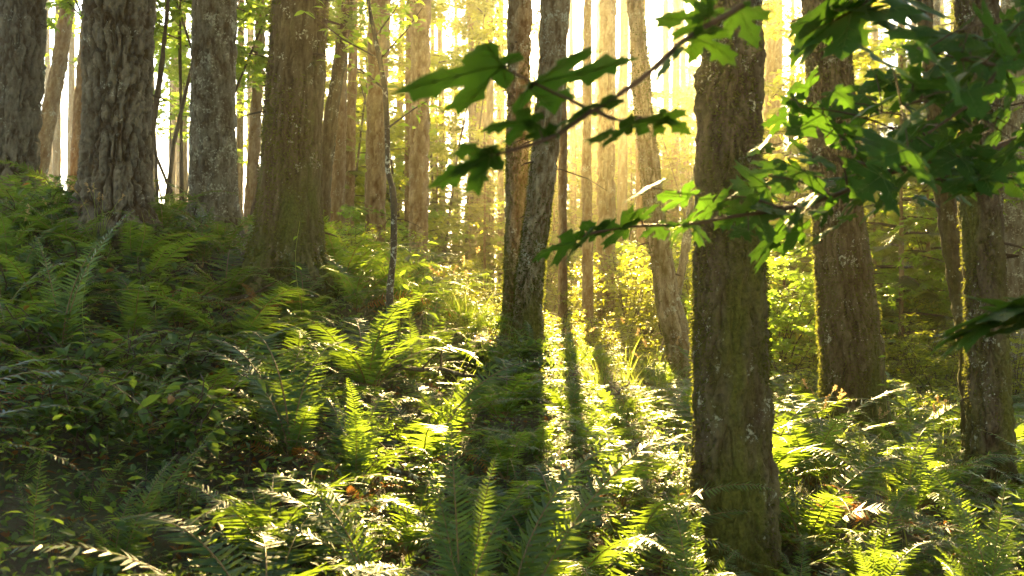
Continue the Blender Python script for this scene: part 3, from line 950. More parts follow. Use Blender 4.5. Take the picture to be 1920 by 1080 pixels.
MAPLES = [leafy_bush(200 + k, 5.4, 1.9, 6, 3200, 0.16, PALM_V, PALM_F, M_mapleback, low=.35, thick=.025) for k in range(3)]
HIMAPLES = [leafy_bush(240 + k, 7.5, 2.6, 5, 2600, 0.17, PALM_V, PALM_F, M_mapleback, low=.52, thick=.028) for k in range(3)]
ALDERS = [leafy_bush(250 + k, 10, 2.3, 3, 5200, 0.17, OVS_V, OVS_F, M_shrub, low=.12, thick=.05) for k in range(3)]
TALLALDERS = [leafy_bush(255 + k, 13, 2.4, 3, 4200, 0.19, OVS_V, OVS_F, M_shrub, low=.70, thick=.05) for k in range(2)]
LOWMAPLES = [leafy_bush(230 + k, 2.7, 1.3, 6, 1700, 0.14, PALM_V, PALM_F, M_mapleback, low=.3, thick=.018) for k in range(3)]
SHRUBS = [leafy_bush(210 + k, 1.8, 0.9, 9, 1700, 0.085, OV_V, OV_F, M_shrub) for k in range(3)]
LOWSHRUBS = [leafy_bush(220 + k, 0.8, 0.55, 8, 700, 0.07, OV_V, OV_F, M_shrub) for k in range(3)]


def bush(name, noun, cat, group, px, d, me, s, dz=0.0):
    x = (px - 960) / F * d
    o = thing(name, 'x', cat, (x, d, G(x, d) + dz), random.uniform(0, 6.28), group, s)
    obj('stem', me[0], o)
    f = obj('foliage', me[1], o)
    f['kind'] = 'stuff'
    register(o, noun, px)


for px, d, s in [(300, 13.5, 1.0), (345, 15, 1.15), (455, 15, 1.1), (330, 24, 1.2), (860, 40, 1.0), (1960, 15, 1.2), (1780, 20, .9), (620, 30, 1.2), (690, 36, 1.3)]:
    bush('vine_maple', 'vine maple', 'small tree', 'vine maples in the middle distance', px, d, random.choice(HIMAPLES if px < 500 else MAPLES), s)
for px, d, s in [(1460, 13, .8), (1490, 16, 1.), (1445, 19, 1.1), (1400, 22, 1.2), (1640, 19, 1.1), (1290, 26, 1.2), (1130, 30, 1.2), (1200, 33, 1.3), (1020, 33, 1.2), (640, 19, .9), (720, 30, 1.2), (760, 26, 1.0), (1500, 24, 1.3), (1780, 18, 1.0), (1310, 22, 1.2)]:
    bush('vine_maple', 'vine maple', 'small tree', 'vine maples in the middle distance', px, d, random.choice(LOWMAPLES), s)
for px, d, s in [(660, 34, .9), (735, 40, 1.1), (800, 33, .75), (860, 44, 1.1), (915, 36, .8), (1010, 37, .8), (1095, 41, 1.), (1165, 34, .8), (1215, 42, 1.05), (1290, 36, .9), (1330, 44, 1.1), (770, 50, 1.2), (1400, 34, 1.), (955, 52, 1.2), (610, 44, 1.1), (650, 25, 1.0), (705, 28, 1.1), (765, 27, 1.1), (825, 31, 1.2), (620, 38, 1.0), (640, 47, 1.25), (870, 38, 1.3), (1440, 24, 1.), (1500, 30, 1.15), (1665, 26, 1.0), (1720, 32, 1.2), (560, 30, 1.1)]:
    bush('leafy_alder', 'leafy young alder', 'small tree', 'young alders glowing under the conifers', px, d, (random.choice(ALDERS), TALLALDERS[0])[px in (825, 870, 745, 860, 800)], s)
for px, d, s in [(1325, 33, .95), (690, 46, 1.03), (1180, 45, .85), (1060, 46, .86), (1120, 43, .8), (1240, 45, .84), (1000, 44, .82), (1300, 46, 1.1), (1090, 52, 1.0), (1150, 53, 1.02), (1210, 54, 1.05), (1020, 53, 1.0)]:
    bush('leafy_alder', 'leafy young alder', 'small tree', 'young alders glowing under the conifers', px, d, random.choice(TALLALDERS), s)
for px, d, s in [(1070, 22, 1.), (1140, 21, 1.15), (1180, 18.5, 1.2), (1215, 20, 1.3), (1160, 25, 1.3), (1250, 17, 1.2), (1290, 19, 1.4), (1330, 18, 1.4), (1110, 27, 1.2), (1030, 26, 1.), (1320, 15.5, 1.2), (1430, 16, 1.), (1465, 18, 1.2), (1490, 21, 1.3), (1520, 15, .8),
                 (640, 15, .8), (690, 16, .9), (745, 18, .9), (800, 19, .9), (850, 21, .9), (900, 22, .9), (930, 19, .7), (600, 18, .9), (1660, 15, .8), (1720, 14, .8), (1770, 13, .75), (1680, 18, 1.1), (1830, 16, .9), (1900, 14, .9), (1740, 19, 1.1)]:
    bush('shrub', 'tall leafy shrub', 'shrub', 'shrubs in the middle distance', px, d, random.choice(SHRUBS), s)
for px, d, s in [(780, 13.5, .9), (840, 14.5, .9), (890, 14, .8), (930, 15, .9), (1050, 14, .9), (1080, 16, 1), (1130, 14.5, .9), (1180, 13.5, .8), (660, 12, .9), (700, 13, .9), (1470, 12.5, .9), (1500, 11.5, .7), (1690, 12, .8), (1750, 11, .7), (1655, 10.5, .6), (1790, 12, .9),
                 (1450, 9, .6), (1170, 16, .9)]:
    bush('low_shrub', 'knee-high shrub', 'shrub', 'low shrubs round the glade', px, d, random.choice(LOWSHRUBS), s)


BROAD = [leafy_bush(260 + k, .42, 0.34, 9, 260, 0.10, OV_V, OV_F, M_under, low=.35, thick=.005) for k in range(3)]
for px, d, s in [(150, 5.0, 1.1), (330, 5.2, 1.2), (210, 6.0, 1.2), (80, 6.4, 1.2), (330, 6.5, 1.2), (20, 7.4, 1.2), (150, 8.4, 1.3), (60, 9.6, 1.3), (260, 8.2, 1.2), (430, 7.4, 1.1), (540, 4.4, .9), (600, 5.0, .9), (120, 10.6, 1.2), (330, 9.6, 1.1), (950, 8.6, 1.), (990, 9.2, 1.1), (900, 9.0, 1.)]:
    bush('salal_bush', 'low broad-leaved bush', 'shrub', 'low broad-leaved bushes on the bank', px, d, random.choice(BROAD), s)


# ------------------------------------------------------------------ sword ferns
def frond_parts(seed, e0, e1, pairs=38, sides=5, curl=0.0):
    """unit-length sword fern frond starting at the origin, arching in the xz plane: leaflets and midrib"""
    g = np.random.default_rng(seed)
    n = 26
    s = np.linspace(0, 1, n)
    ang = R(e0) + (R(e1) - R(e0)) * s ** 1.25
    ds = 1 / (n - 1)
    x = np.concatenate([[0], np.cumsum(np.cos(ang[:-1]) * ds)])
    z = np.concatenate([[0], np.cumsum(np.sin(ang[:-1]) * ds)])
    y = curl * s ** 2 * 0.3
    rib = MB()
    tube(rib, np.stack([x, y, z], -1), np.linspace(0.0052, 0.0012, n), sides)
    lf = MB()
    t = np.linspace(0.14, 0.985, pairs)
    prof = np.minimum(1, (t - 0.06) / 0.22) ** 0.6 * (1 - np.clip((t - 0.3) / 0.72, 0, 1) ** 1.7) * 0.118 + 0.006
    V, Q, Tt = [], [], []
    for i in range(pairs):
        a = np.interp(t[i], s, ang)
        c = np.array([np.interp(t[i], s, x), np.interp(t[i], s, y), np.interp(t[i], s, z)])
        ex = np.array([math.cos(a), 0, math.sin(a)])
        en = np.array([-math.sin(a), 0, math.cos(a)])
        for sg in (-1, 1):
            if g.random() < 0.02:
                continue
            L = prof[i] * g.uniform(.9, 1.08)
            fw = 0.22 + 0.35 * t[i] + g.normal(0, .06)
            lift = g.normal(0.10, 0.13)
            ey = np.array([0, sg, 0])
            dr = ey * math.cos(fw) + ex * math.sin(fw) + en * lift
            wd = 0.0155 * (1 - 0.45 * t[i]) * g.uniform(.85, 1.1)
            tw = g.normal(0.15, 0.22)
            sx = ex * math.cos(tw) + en * math.sin(tw)
            b = len(V)
            sag = -en * 0.18 * L
            V += [c - sx * wd * .45 + dr * .001, c + sx * wd * .65 + dr * .004, c + dr * L * .45 - sx * wd * .5 + sag * .3, c + dr * L * .45 + sx * wd * .5 + sag * .3, c + dr * L * .8 - sx * wd * .22 + sag * .7,
                  c + dr * L * .8 + sx * wd * .32 + sag * .7, c + dr * L + sx * wd * .25 + sag]
            if sg > 0:
                Q += [(b, b + 1, b + 3, b + 2), (b + 2, b + 3, b + 5, b + 4)]
                Tt += [(b + 4, b + 5, b + 6)]
            else:
                Q += [(b + 1, b, b + 2, b + 3), (b + 3, b + 2, b + 4, b + 5)]
                Tt += [(b + 5, b + 4, b + 6)]
    lf.add(V, [np.array(Q), np.array(Tt)])
    tip = Vector((x[-1], y[-1], z[-1]))
    return lf, rib, tip


ARCH = [(74, 8), (66, -22), (62, -38), (54, -48), (80, 35), (44, -32), (70, -12), (34, -12)]
FR = []
for k, (e0, e1) in enumerate(ARCH):
    for q in range(2):
        lf, rib, tip = frond_parts(300 + k * 2 + q, e0 + 4 * q, e1 - 6 * q, 42 + 4 * q, curl=[-.5, .6][q])
        FR.append((lf.mesh('leaflets', [M_fern], False), rib.mesh('midrib', [M_rachis]), tip))
DEAD = []
for k, (e0, e1) in enumerate([(30, -60), (10, -35), (45, -75)]):
    lf, rib, tip = frond_parts(340 + k, e0, e1, 34, curl=.4)
    DEAD.append((lf.mesh('dead_leaflets', [M_deadfern], False), rib.mesh('midrib', [M_rachis]), tip))


def add_frond(par, fr, rz, sc_, tilt=0.0, roll=0.0, name='frond', rib=True):
    o = obj(name, fr[0], par)
    o.rotation_euler = (roll, tilt, rz)
    o.scale = (sc_,) * 3
    if rib:
        m = obj('midrib', fr[1], o)
    return o


def aim_frond(par, fr, vec, roll=0.0, name='frond'):
    """a frond whose tip ends at par + vec"""
    tip = fr[2]
    L = vec.length / tip.length
    az_t = math.atan2(vec.y, vec.x) - math.atan2(tip.y, tip.x)
    el = math.asin(max(-1, min(1, vec.z / vec.length))) - math.asin(tip.z / tip.length)
    o = obj(name, fr[0], par)
    m = Matrix.Rotation(az_t, 4, 'Z') @ Matrix.Rotation(-el, 4, 'Y')
    if roll:
        m = Matrix.Rotation(roll, 4, vec.normalized()) @ m
    o.rotation_euler = m.to_euler()
    o.scale = (L,) * 3
    obj('midrib', fr[1], o)
    return o


fern_spots = []


def fern(x, y, size, nf, dead=0, label=None, lo=0):
    z = G(x, y)
    o = thing('sword_fern', label or 'x', 'fern', (x, y, z - 0.02), random.uniform(0, 6.28), 'sword ferns on the forest floor')
    for i in range(nf):
        az = i * 6.283 / nf + random.gauss(0, .22)
        fr = FR[random.choice((2, 3, 4, 5, 4, 5, 6, 7, 10, 11, 12, 13, 14, 15))]
        add_frond(o, fr, az, size * random.uniform(.7, 1.12), random.gauss(0, .12), random.gauss(0, .15))
    for i in range(dead):
        add_frond(o, random.choice(DEAD), random.uniform(0, 6.28), size * random.uniform(.6, .9), 0, random.gauss(0, .3), 'dead_frond')
    fern_spots.append((x, y, size))
    return o


def hero_fern(px, py, d, label, tips, extra=0, size=.8, dead=0):
    """tips: (px, py, dy) of frond tips, dy = depth offset from the root"""
    base = P(px, py, d)
    o = thing('sword_fern', label, 'fern', base, 0, 'sword ferns on the forest floor')
    base.z = min(base.z, G(base.x, base.y) + .05)
    o.location = base
    for (a, b, dy, ki) in tips:
        v = P(a, b, d + dy) - base
        aim_frond(o, FR[ki], v)
    for i in range(extra):
        add_frond(o, random.choice(FR), random.uniform(0, 6.28), size * random.uniform(.6, 1), random.gauss(0, .15), random.gauss(0, .15))
    for i in range(dead):
        add_frond(o, random.choice(DEAD), random.uniform(0, 6.28), size * random.uniform(.6, .9), 0, random.gauss(0, .3), 'dead_frond')
    fern_spots.append((base.x, base.y, .9))
    return o


hero_fern(870, 1150, 3.7, 'tall dark shaded fern facing the viewer at the bottom centre', [(845, 790, .5, 8), (930, 850, .45, 9), (800, 880, .3, 8), (985, 905, .35, 12), (760, 960, .2, 2)], 5, .6)
hero_fern(700, 1130, 4.0, 'fern with long pale fronds arching sideways low down, sun on their backs', [(415, 925, .1, 6), (470, 893, .35, 6), (395, 1018, -.1, 7), (590, 905, .5, 2), (640, 960, .3, 12)], 5, .6, 1)
hero_fern(950, 1120, 4.0, 'fern sending three long slanting fronds towards the big dark trunk', [(1195, 825, .5, 13), (1285, 800, .6, 15), (1095, 880, .4, 8), (1180, 960, .1, 4)], 5, .65)
hero_fern(118, 660, 6.4, 'upright fern with a golden glowing midrib on the dark bank', [(246, 392, .2, 8), (200, 430, .5, 12), (60, 440, .3, 8), (20, 560, -.2, 4)], 4, .7, 1)
hero_fern(70, 1140, 3.8, 'narrow upright shaded fern by the bottom corner of the bank', [(102, 838, .2, 9), (20, 900, .1, 8), (160, 960, .2, 2)], 3, .5)
hero_fern(215, 1120, 3.9, 'shaded fern with two slanting feather-like fronds low on the bank', [(385, 822, .5, 14), (345, 850, .4, 15), (280, 900, .3, 13), (130, 980, 0, 4)], 4, .5)
hero_fern(545, 845, 5.6, 'big spreading fern below the mossy swelling fir, frond backs glinting', [(332, 665, .3, 6), (380, 640, .6, 2), (450, 625, .8, 3), (640, 640, .7, 2), (600, 650, .9, 8), (670, 720, .3, 4)], 9, .8, 2)
hero_fern(665, 880, 5.4, 'bright sunlit fern at the centre of the nearer light patch', [(600, 745, .6, 2), (690, 715, .8, 8), (745, 735, .6, 3), (775, 775, .3, 4), (625, 800, .2, 6), (740, 840, .1, 7)], 8, .75, 1)
hero_fern(775, 730, 7.6, 'translucent yellow upright fern behind the crooked sapling foot', [(765, 560, .4, 8), (720, 610, .3, 2), (820, 620, .4, 2), (845, 660, .1, 4), (700, 660, .0, 6)], 6, .7)
hero_fern(735, 775, 7.9, 'fern with a dark toothed frond crossing up to the paired trunks', [(945, 630, .9, 15), (900, 690, .5, 13), (830, 700, .5, 6)], 5, .7)
hero_fern(1620, 945, 6.8, 'glowing backlit fern before the stout mossy trunk', [(1625, 800, .5, 8), (1580, 825, .3, 2), (1535, 870, .2, 6), (1680, 830, .5, 4), (1660, 880, .2, 6), (1560, 900, 0, 7)], 6, .75, 3)
hero_fern(1700, 950, 6.5, 'bright fern beside the glowing backlit fern, fronds fanned towards the knotted trunk', [(1735, 800, .5, 12), (1770, 815, .4, 2), (1720, 830, .2, 8), (1800, 870, .1, 6)], 6, .7, 1)
hero_fern(1850, 1130, 4.6, 'lush fern at the bottom corner below the knotted trunk', [(1745, 905, .4, 2), (1800, 930, .5, 8), (1880, 900, .4, 9), (1910, 960, .2, 4), (1700, 985, .1, 6), (1925, 1010, 0, 2)], 6, .65, 1)
hero_fern(1640, 1120, 4.6, 'fern low beside the big dark trunk, green leaflets edged with orange dead ones', [(1580, 1000, .3, 2), (1660, 1000, .4, 8), (1740, 1010, .2, 4), (1540, 1050, 0, 6)], 6, .55, 4)
hero_fern(1290, 1130, 4.4, 'fern tucked against the near foot of the big dark trunk', [(1230, 920, .4, 2), (1280, 880, .5, 8), (1180, 1000, .1, 6), (1290, 950, .2, 12)], 5, .6, 3)
hero_fern(1500, 1130, 4.7, 'dark shaded fern at the far foot of the big dark trunk', [(1450, 1030, .2, 2), (1520, 1000, .3, 8), (1420, 1060, -.1, 6)], 5, .5, 1)
hero_fern(25, 1010, 4.5, 'dark fern at the frame edge low on the bank', [(-60, 860, .2, 6), (70, 850, .3, 4), (110, 920, .1, 6), (-20, 930, -.2, 6)], 7, .6)
hero_fern(140, 1040, 4.4, 'dark spreading fern between the narrow upright fern and the slanting feathery fronds', [(60, 900, .3, 6), (190, 880, .3, 5), (235, 960, .1, 6)], 7, .65)
hero_fern(330, 1010, 4.7, 'low dark fern beside the pale arching fronds on the bank', [(270, 870, .3, 4), (430, 880, .3, 6), (390, 950, 0, 6)], 7, .65, 1)
hero_fern(60, 890, 5.2, 'broad dark fern on the steep bank above the frame corner', [(-30, 760, .3, 4), (90, 740, .4, 6), (160, 800, .2, 6)], 8, .75)
hero_fern(250, 880, 5.4, 'broad dark fern in the hollow of the bank above the slanting feathery fronds', [(170, 760, .3, 6), (290, 740, .4, 4), (360, 800, .2, 6)], 8, .75)
hero_fern(40, 560, 8.0, 'pale feathery fern at the frame edge below the rugged fir', [(115, 420, .4, 12), (60, 470, .6, 8)], 4, .7)
hero_fern(380, 470, 9.6, 'fern standing against the white gap below the lichen-grey fir', [(365, 375, .2, 8), (400, 385, .4, 9), (340, 400, .1, 2), (300, 395, .2, 6)], 5, .65)

trunks_xy = [(P(px, 0, d).x, d, r) for px, d, r in [(5, 12, .45), (212, 10, .5), (402, 11, .4), (540, 9.3, .5), (970, 11.2, .45), (1372, 5.6, .4), (1600, 10, .55), (1858, 7.8, .35), (1310, 12.5, .4), (1103, 16, .3)]]
tries = n_f = 0
pend_f = []
while n_f < 230 and tries < 20000:
    tries += 1
    y = 3.4 + 10.6 * random.random() ** 0.75
    x = random.uniform(-1, 1) * (0.53 * y + .5)
    sp = (0.40 if y > 6 else .50) + 0.022 * y
    px, _ = pxof(x, y, 0)
    if any((x - a) ** 2 + (y - b) ** 2 < sp * sp for a, b, _ in fern_spots) or any((x - a) ** 2 + (y - b) ** 2 < r * r for a, b, r in trunks_xy):
        continue
    if px > 1000 and px < 1300 and 9 < y and random.random() < .6:
        continue
    near = y < 5
    glade = (1000 < px < 1310 and y > 6.5) or (860 < px < 1050 and y > 7.8)
    o = fern(x, y, random.uniform(.8, 1.25) * (.95 if near else .62 if glade else 1), random.randint(10, 16), 1 if random.random() < .3 else 0, lo=0)
    n_f += 1
    pend_f.append((px, y, o))
FZ = [(-9999, 'below the frame-edge fir'), (130, 'on the dark bank below the furrowed fir'), (310, 'on the dark bank below the lichen-grey fir'), (470, 'below the mossy swelling fir'), (640, 'before the crooked sapling'),
      (800, 'below the paired trunks'), (1000, 'beside the bright glade below the paired trunks'), (1150, 'towards the big dark trunk'), (1300, 'round the big dark trunk'), (1450, 'between big dark and stout mossy trunks'), (1640, 'between stout mossy and knotted trunks'), (1790, 'round the dark knotted trunk')]
byz = {}
for px, y, o in pend_f:
    k = max(i for i, f_ in enumerate(FZ) if px >= f_[0])
    byz.setdefault(k, []).append((y, o))
for k, lst in byz.items():
    lst.sort(key=lambda e: e[0])
    for i, (y, o) in enumerate(lst):
        o['label'] = f'{ORD[i]} sword fern upward from the frame foot {FZ[k][1]}'


# ------------------------------------------------------------------ ground cover
def cover():
    n = 80000
    y = 2.8 + 15.5 * rng.random(n) ** 0.9
    x = rng.uniform(-1, 1, n) * (0.54 * y + .7)
    dens = fbm(np.stack([x * .9, y * .9, x * 0], -1), 3, 3.0)
    keep = (dens > -0.22 + 0.1 * rng.random(n)) & ((y > 5.2) | (rng.random(n) < np.where(x < -.3, .8, .45)))
    for a, b, r in trunks_xy:
        keep &= np.hypot(x - a, y - b) > r * .62
    x, y, dens = x[keep], y[keep], dens[keep]
    n = len(x)
    h = (0.02 + 0.24 * rng.random(n) ** 1.5) * np.clip(1 + dens, .5, 1.5)
    T = np.stack([x, y, ground(x, y) + h], -1)
    lf = MB()
    scatter(lf, OV_V, OV_F, frames(rng.uniform(0, 6.28, n), rng.normal(.05, .35, n), rng.normal(0, .45, n), rng.uniform(.022, .068, n)), T)
    # thin stems under a part of the leaves
    for i in range(0, n, 14):
        tube(lf, [T[i] - [0.02, 0.01, h[i] + .02], T[i] - [0.01, 0, h[i] * .5], T[i]], [.0025, .002, .0015], 3, 1)
    o = obj('undergrowth', lf.mesh('undergrowth', [M_under, M_twig], False), kind='stuff')
    o['label'] = 'low leafy plants covering the forest floor between the ferns'
    # far cover, bigger leaves
    n = 26000
    y = 16 + 30 * rng.random(n)
    x = rng.uniform(-1, 1, n) * (0.54 * y + 1)
    T = np.stack([x, y, ground(x, y) + 0.02 + 0.5 * rng.random(n) ** 1.5], -1)
    lf = MB()
    scatter(lf, OV_V, OV_F, frames(rng.uniform(0, 6.28, n), rng.normal(.1, .4, n), rng.normal(0, .5, n), rng.uniform(.09, .2, n)), T)
    o = obj('far_undergrowth', lf.mesh('far_undergrowth', [M_shrub], False), kind='stuff')
    o['label'] = 'leafy undergrowth spreading under the far conifers'
    # grass
    n = 12000
    y = 6 + 15 * rng.random(n)
    x = rng.uniform(-1, 1, n) * (0.54 * y + .7)
    f = fbm(np.stack([x * .6, y * .6, x * 0 + 7], -1), 3, 8.0) + np.where((x > -.5) & (x < 4) & (y > 8.5), .35, 0) + np.where((x < -3.5) & (y > 9.3), .2, 0) - np.where((x < -.5) & (y < 9.3), .5, 0)
    keep = f > .12
    x, y = x[keep], y[keep]
    n = len(x)
    gv = np.array([(0, .012, 0), (0, -.012, 0), (.33, .010, .03), (.33, -.010, .03), (.68, .006, -.03), (.68, -.006, -.03), (1, 0, -.2)])
    gf = [np.array([(0, 1, 3, 2), (2, 3, 5, 4)]), np.array([(4, 5, 6)])]
    lf = MB()
    scatter(lf, gv, gf, frames(rng.uniform(0, 6.28, n), rng.normal(1.15, .25, n), rng.normal(0, .5, n), rng.uniform(.15, .5, n)), np.stack([x, y, ground(x, y)], -1))
    o = obj('grass', lf.mesh('grass', [M_grass], False), kind='stuff')
    o['label'] = 'thin grass blades in the sunny clearings'
    # leaf litter
    n = 9000
    y = 2.8 + 14 * rng.random(n)
    x = rng.uniform(-1, 1, n) * (0.54 * y + .7)
    lf = MB()
    scatter(lf, OV_V, OV_F, frames(rng.uniform(0, 6.28, n), rng.normal(0, .3, n), rng.normal(0, .5, n), rng.uniform(.03, .08, n)), np.stack([x, y, ground(x, y) + .015], -1))
    o = obj('leaf_litter', lf.mesh('leaf_litter', [M_litter], False), kind='stuff')
    o['label'] = 'brown dead leaves lying on the soil'


cover()


# ------------------------------------------------------------------ grass tufts with seed heads, seedlings
def grass_tuft(px, py_top, d, label, stalks, spread=.12, lean=0.0):
    x = (px - 960) / F * d
    z = G(x, d)
    top = P(px, py_top, d).z - z
    o = thing('grass_tuft', label, 'grass tuft', (x, d, z), 0, 'seeding grass tufts')
    for i in range(stalks):
        st, sd_ = MB(), MB()
        h = top * random.uniform(.72, 1)
        bx, by = random.gauss(0, .04), random.gauss(0, .04)
        tx, ty = bx + random.gauss(lean, spread), by + random.gauss(0, spread)
        path = [Vector((bx + (tx - bx) * q ** 1.8, by + (ty - by) * q ** 1.8, h * q - .1 * h * q ** 4)) for q in np.linspace(0, 1, 9)]
        tube(st, path, np.linspace(.0032, .0014, 9), 4)
        so = obj('stalk', st.mesh('stalk', [M_grass]), o)
        a = path[-1]
        dirv = (path[-1] - path[-3]).normalized()
        n = 26
        q = rng.random(n)
        pos = np.array([tuple(a - dirv * .10 * (1 - t) * 1.0 + Vector((0, 0, -.012 * t * t))) for t in q])
        scatter(sd_, OVS_V, OVS_F, frames(math.atan2(dirv.y, dirv.x) + rng.normal(0, .7, n), rng.normal(.5, .5, n), rng.normal(0, .8, n), rng.uniform(.018, .034, n)), pos)
        obj('seed_head', sd_.mesh('seed_head', [M_seed], False), so)
    bl = MB()
    n = 34
    scatter(bl, np.array([(0, .010, 0), (0, -.010, 0), (.33, .009, .03), (.33, -.009, .03), (.68, .006, -.03), (.68, -.006, -.03), (1, 0, -.22)]), [np.array([(0, 1, 3, 2), (2, 3, 5, 4)]), np.array([(4, 5, 6)])],
            frames(rng.uniform(0, 6.28, n), rng.normal(1.15, .2, n), rng.normal(0, .4, n), top * rng.uniform(.35, .75, n)), rng.normal(0, .04, (n, 3)) * [1, 1, 0])
    obj('blades', bl.mesh('blades', [M_grass], False), o, kind='stuff')


grass_tuft(1540, 690, 8.8, 'tall seeding grass tuft against the stout mossy trunk', 7, .16, .05)
grass_tuft(1640, 745, 8.6, 'seeding grass stalks leaning at the far foot of the stout mossy trunk', 3, .12, .08)
grass_tuft(1490, 740, 9.4, 'thin grass stalks between the big dark and stout mossy trunks', 4, .12)
grass_tuft(1770, 725, 9.0, 'bright upright grass stalks near the knotted trunk', 4, .06)
grass_tuft(185, 320, 9.3, 'pinkish grass heads before the deeply furrowed fir', 6, .12, .1)
grass_tuft(110, 345, 9.6, 'pale grass tuft on the bank between frame-edge fir and furrowed fir', 5, .15)
grass_tuft(60, 370, 9.0, 'grass tuft on the bank top below the frame-edge fir', 5, .15)
grass_tuft(30, 345, 9.9, 'grass heads in front of the frame-edge fir', 4, .12)
grass_tuft(870, 440, 9.8, 'tall arching grass stalks in the glow beside the paired trunks', 4, .25, -.1)
grass_tuft(820, 470, 10.2, 'thin yellow grass stalks in the glow past the crooked sapling', 4, .2)
grass_tuft(1175, 560, 10.5, 'glowing grass stalks in the bright glade', 5, .22)
grass_tuft(1065, 590, 11, 'sunlit grass beside the foot of the leaning paired trunk', 5, .2)
grass_tuft(1240, 610, 10.2, 'pale grass stalks before the curved golden trunk', 5, .2)
grass_tuft(1120, 620, 10.0, 'low sunlit grass tuft in the middle of the glade', 5, .2)
grass_tuft(1020, 700, 9.2, 'grass clump drooping over the shaded mound', 3, .2)


def seedling(px, py_top, d, label, n_leaf=7, size=.085, lean=0.0):
    x = (px - 960) / F * d
    z = G(x, d)
    h = P(px, py_top, d).z - z
    o = thing('seedling', label, 'seedling', (x, d, z), 0, 'thin leafy seedlings')
    path = [Vector((lean * q * q + .02 * math.sin(q * 7), .02 * math.cos(q * 5) - .02, h * q)) for q in np.linspace(0, 1, 9)]
    st = MB()
    tube(st, path, np.linspace(.004, .0018, 9), 5)
    obj('stem', st.mesh('stem', [M_grass]), o)
    lfm = MB()
    lfm.add(OV_V, OV_F)
    me = lfm.mesh('leaf', [M_mapleback], False)
    for i in range(n_leaf):
        q = 1 - .62 * i / n_leaf
        p = path[min(8, int(q * 8))]
        l = obj('leaf', me, o)
        l.location = p
        l.scale = (size * random.uniform(.8, 1.2) * (.7 + .3 * i / n_leaf + .1),) * 3
        l.rotation_euler = (random.gauss(0, .3), random.uniform(-.2, .5), i * 2.4)


seedling(200, 700, 5.2, 'yellow-green climbing seedling on the darkest part of the bank', 6, .075)
seedling(165, 500, 6.2, 'small upright seedling beside the golden-ribbed fern', 6, .08)
seedling(300, 515, 7.0, 'round-leaved seedling on the dark bank between two ferns', 5, .12)
seedling(560, 415, 8.2, 'slender seedling in front of the mossy swelling fir', 5, .07)
seedling(970, 690, 8.6, 'single pale seedling on the shaded mound', 4, .07)
seedling(745, 480, 7.9, 'leafy seedling climbing beside the crooked sapling', 9, .11, .1)
seedling(800, 455, 8.6, 'broad-leaved glowing seedling past the crooked sapling', 8, .13)
seedling(590, 880, 4.6, 'small pale seedling between the spreading fern and the pale arching fronds', 6, .07)
seedling(20, 820, 4.6, 'small bright seedling at the frame edge low on the bank', 5, .07)
seedling(480, 690, 5.9, 'seedling among the leaves below the orange dead fern', 6, .08)
seedling(1660, 640, 9.6, 'dark-leaved seedling beside the stout mossy trunk', 7, .11)


# orange dead ferns the light catches
def dead_fern(px, py, d, label, n, size):
    b = P(px, py, d)
    b.z = max(b.z, G(b.x, b.y))
    o = thing('dead_fern', label, 'dead fern', b, 0, 'dead orange ferns')
    for i in range(n):
        add_frond(o, random.choice(DEAD), random.uniform(0, 6.28), size * random.uniform(.6, 1), random.gauss(-.4, .3), random.gauss(0, .5), 'dead_frond')


dead_fern(480, 590, 8.0, 'orange withered fern glowing on the bank below the mossy swelling fir', 9, .45)
dead_fern(1625, 985, 5.9, 'orange withered fern in the shade before the glowing fern', 9, .4)
dead_fern(1550, 960, 6.2, 'small brown withered fern nearer the big dark trunk', 5, .35)
dead_fern(690, 960, 4.9, 'red-brown withered fern beneath the pale arching fronds', 7, .35)
dead_fern(290, 815, 5.3, 'dim brown withered fern in the dark hollow of the bank', 5, .35)


def fallen_stick(px, py, d, ang, L, r, label):
    b = P(px, py, d)
    z = G(b.x, b.y)
    o = thing('fallen_branch', label, 'branch', (b.x, b.y, z + .05), 0, 'dead branches fallen among the ferns')
    v = Vector((math.cos(ang), math.sin(ang), 0))
    pts = []
    for q in np.linspace(-.5, .5, 9):
        x, y = b.x + v.x * L * q, b.y + v.y * L * q
        pts.append(Vector((v.x * L * q + random.gauss(0, .02), v.y * L * q + random.gauss(0, .02), G(x, y) - z + .12 + .5 * (q + .5) * .35 + random.gauss(0, .015))))
    mb = MB()
    tube(mb, pts, np.linspace(r, r * .35, 9), 7)
    obj('limb', mb.mesh('limb', [M_grey]), o)
    for i in range(4):
        mb = MB()
        p = pts[2 + i]
        s_ = Vector((random.gauss(0, .2), random.gauss(0, .2), random.uniform(.05, .25)))
        tube(mb, [p, p + s_ * .5 + v * .06, p + s_ + v * .15], [r * .45, r * .3, r * .12], 5)
        obj('side_twig', mb.mesh('side_twig', [M_twig]), o)


fallen_stick(830, 740, 7.4, .5, 1.5, .022, 'bleached dead branch lying among ferns below the shaded mound')
fallen_stick(690, 900, 5.6, 2.6, 1.1, .016, 'dead branch poking out of the sunlit fern patch')
fallen_stick(1500, 780, 9.0, .2, 1.8, .02, 'grey dead branch at the foot of the stout mossy trunk')
fallen_stick(1730, 890, 7.4, 2.9, 1.3, .016, 'thin dead branch between the glowing ferns and the knotted trunk')
fallen_stick(420, 620, 8.2, .3, 1.6, .02, 'dead branch lying across the dark bank below the lichen-grey fir')
fallen_stick(1150, 800, 8.6, 1.2, 1.4, .018, 'sunlit dead branch in the middle of the glade')


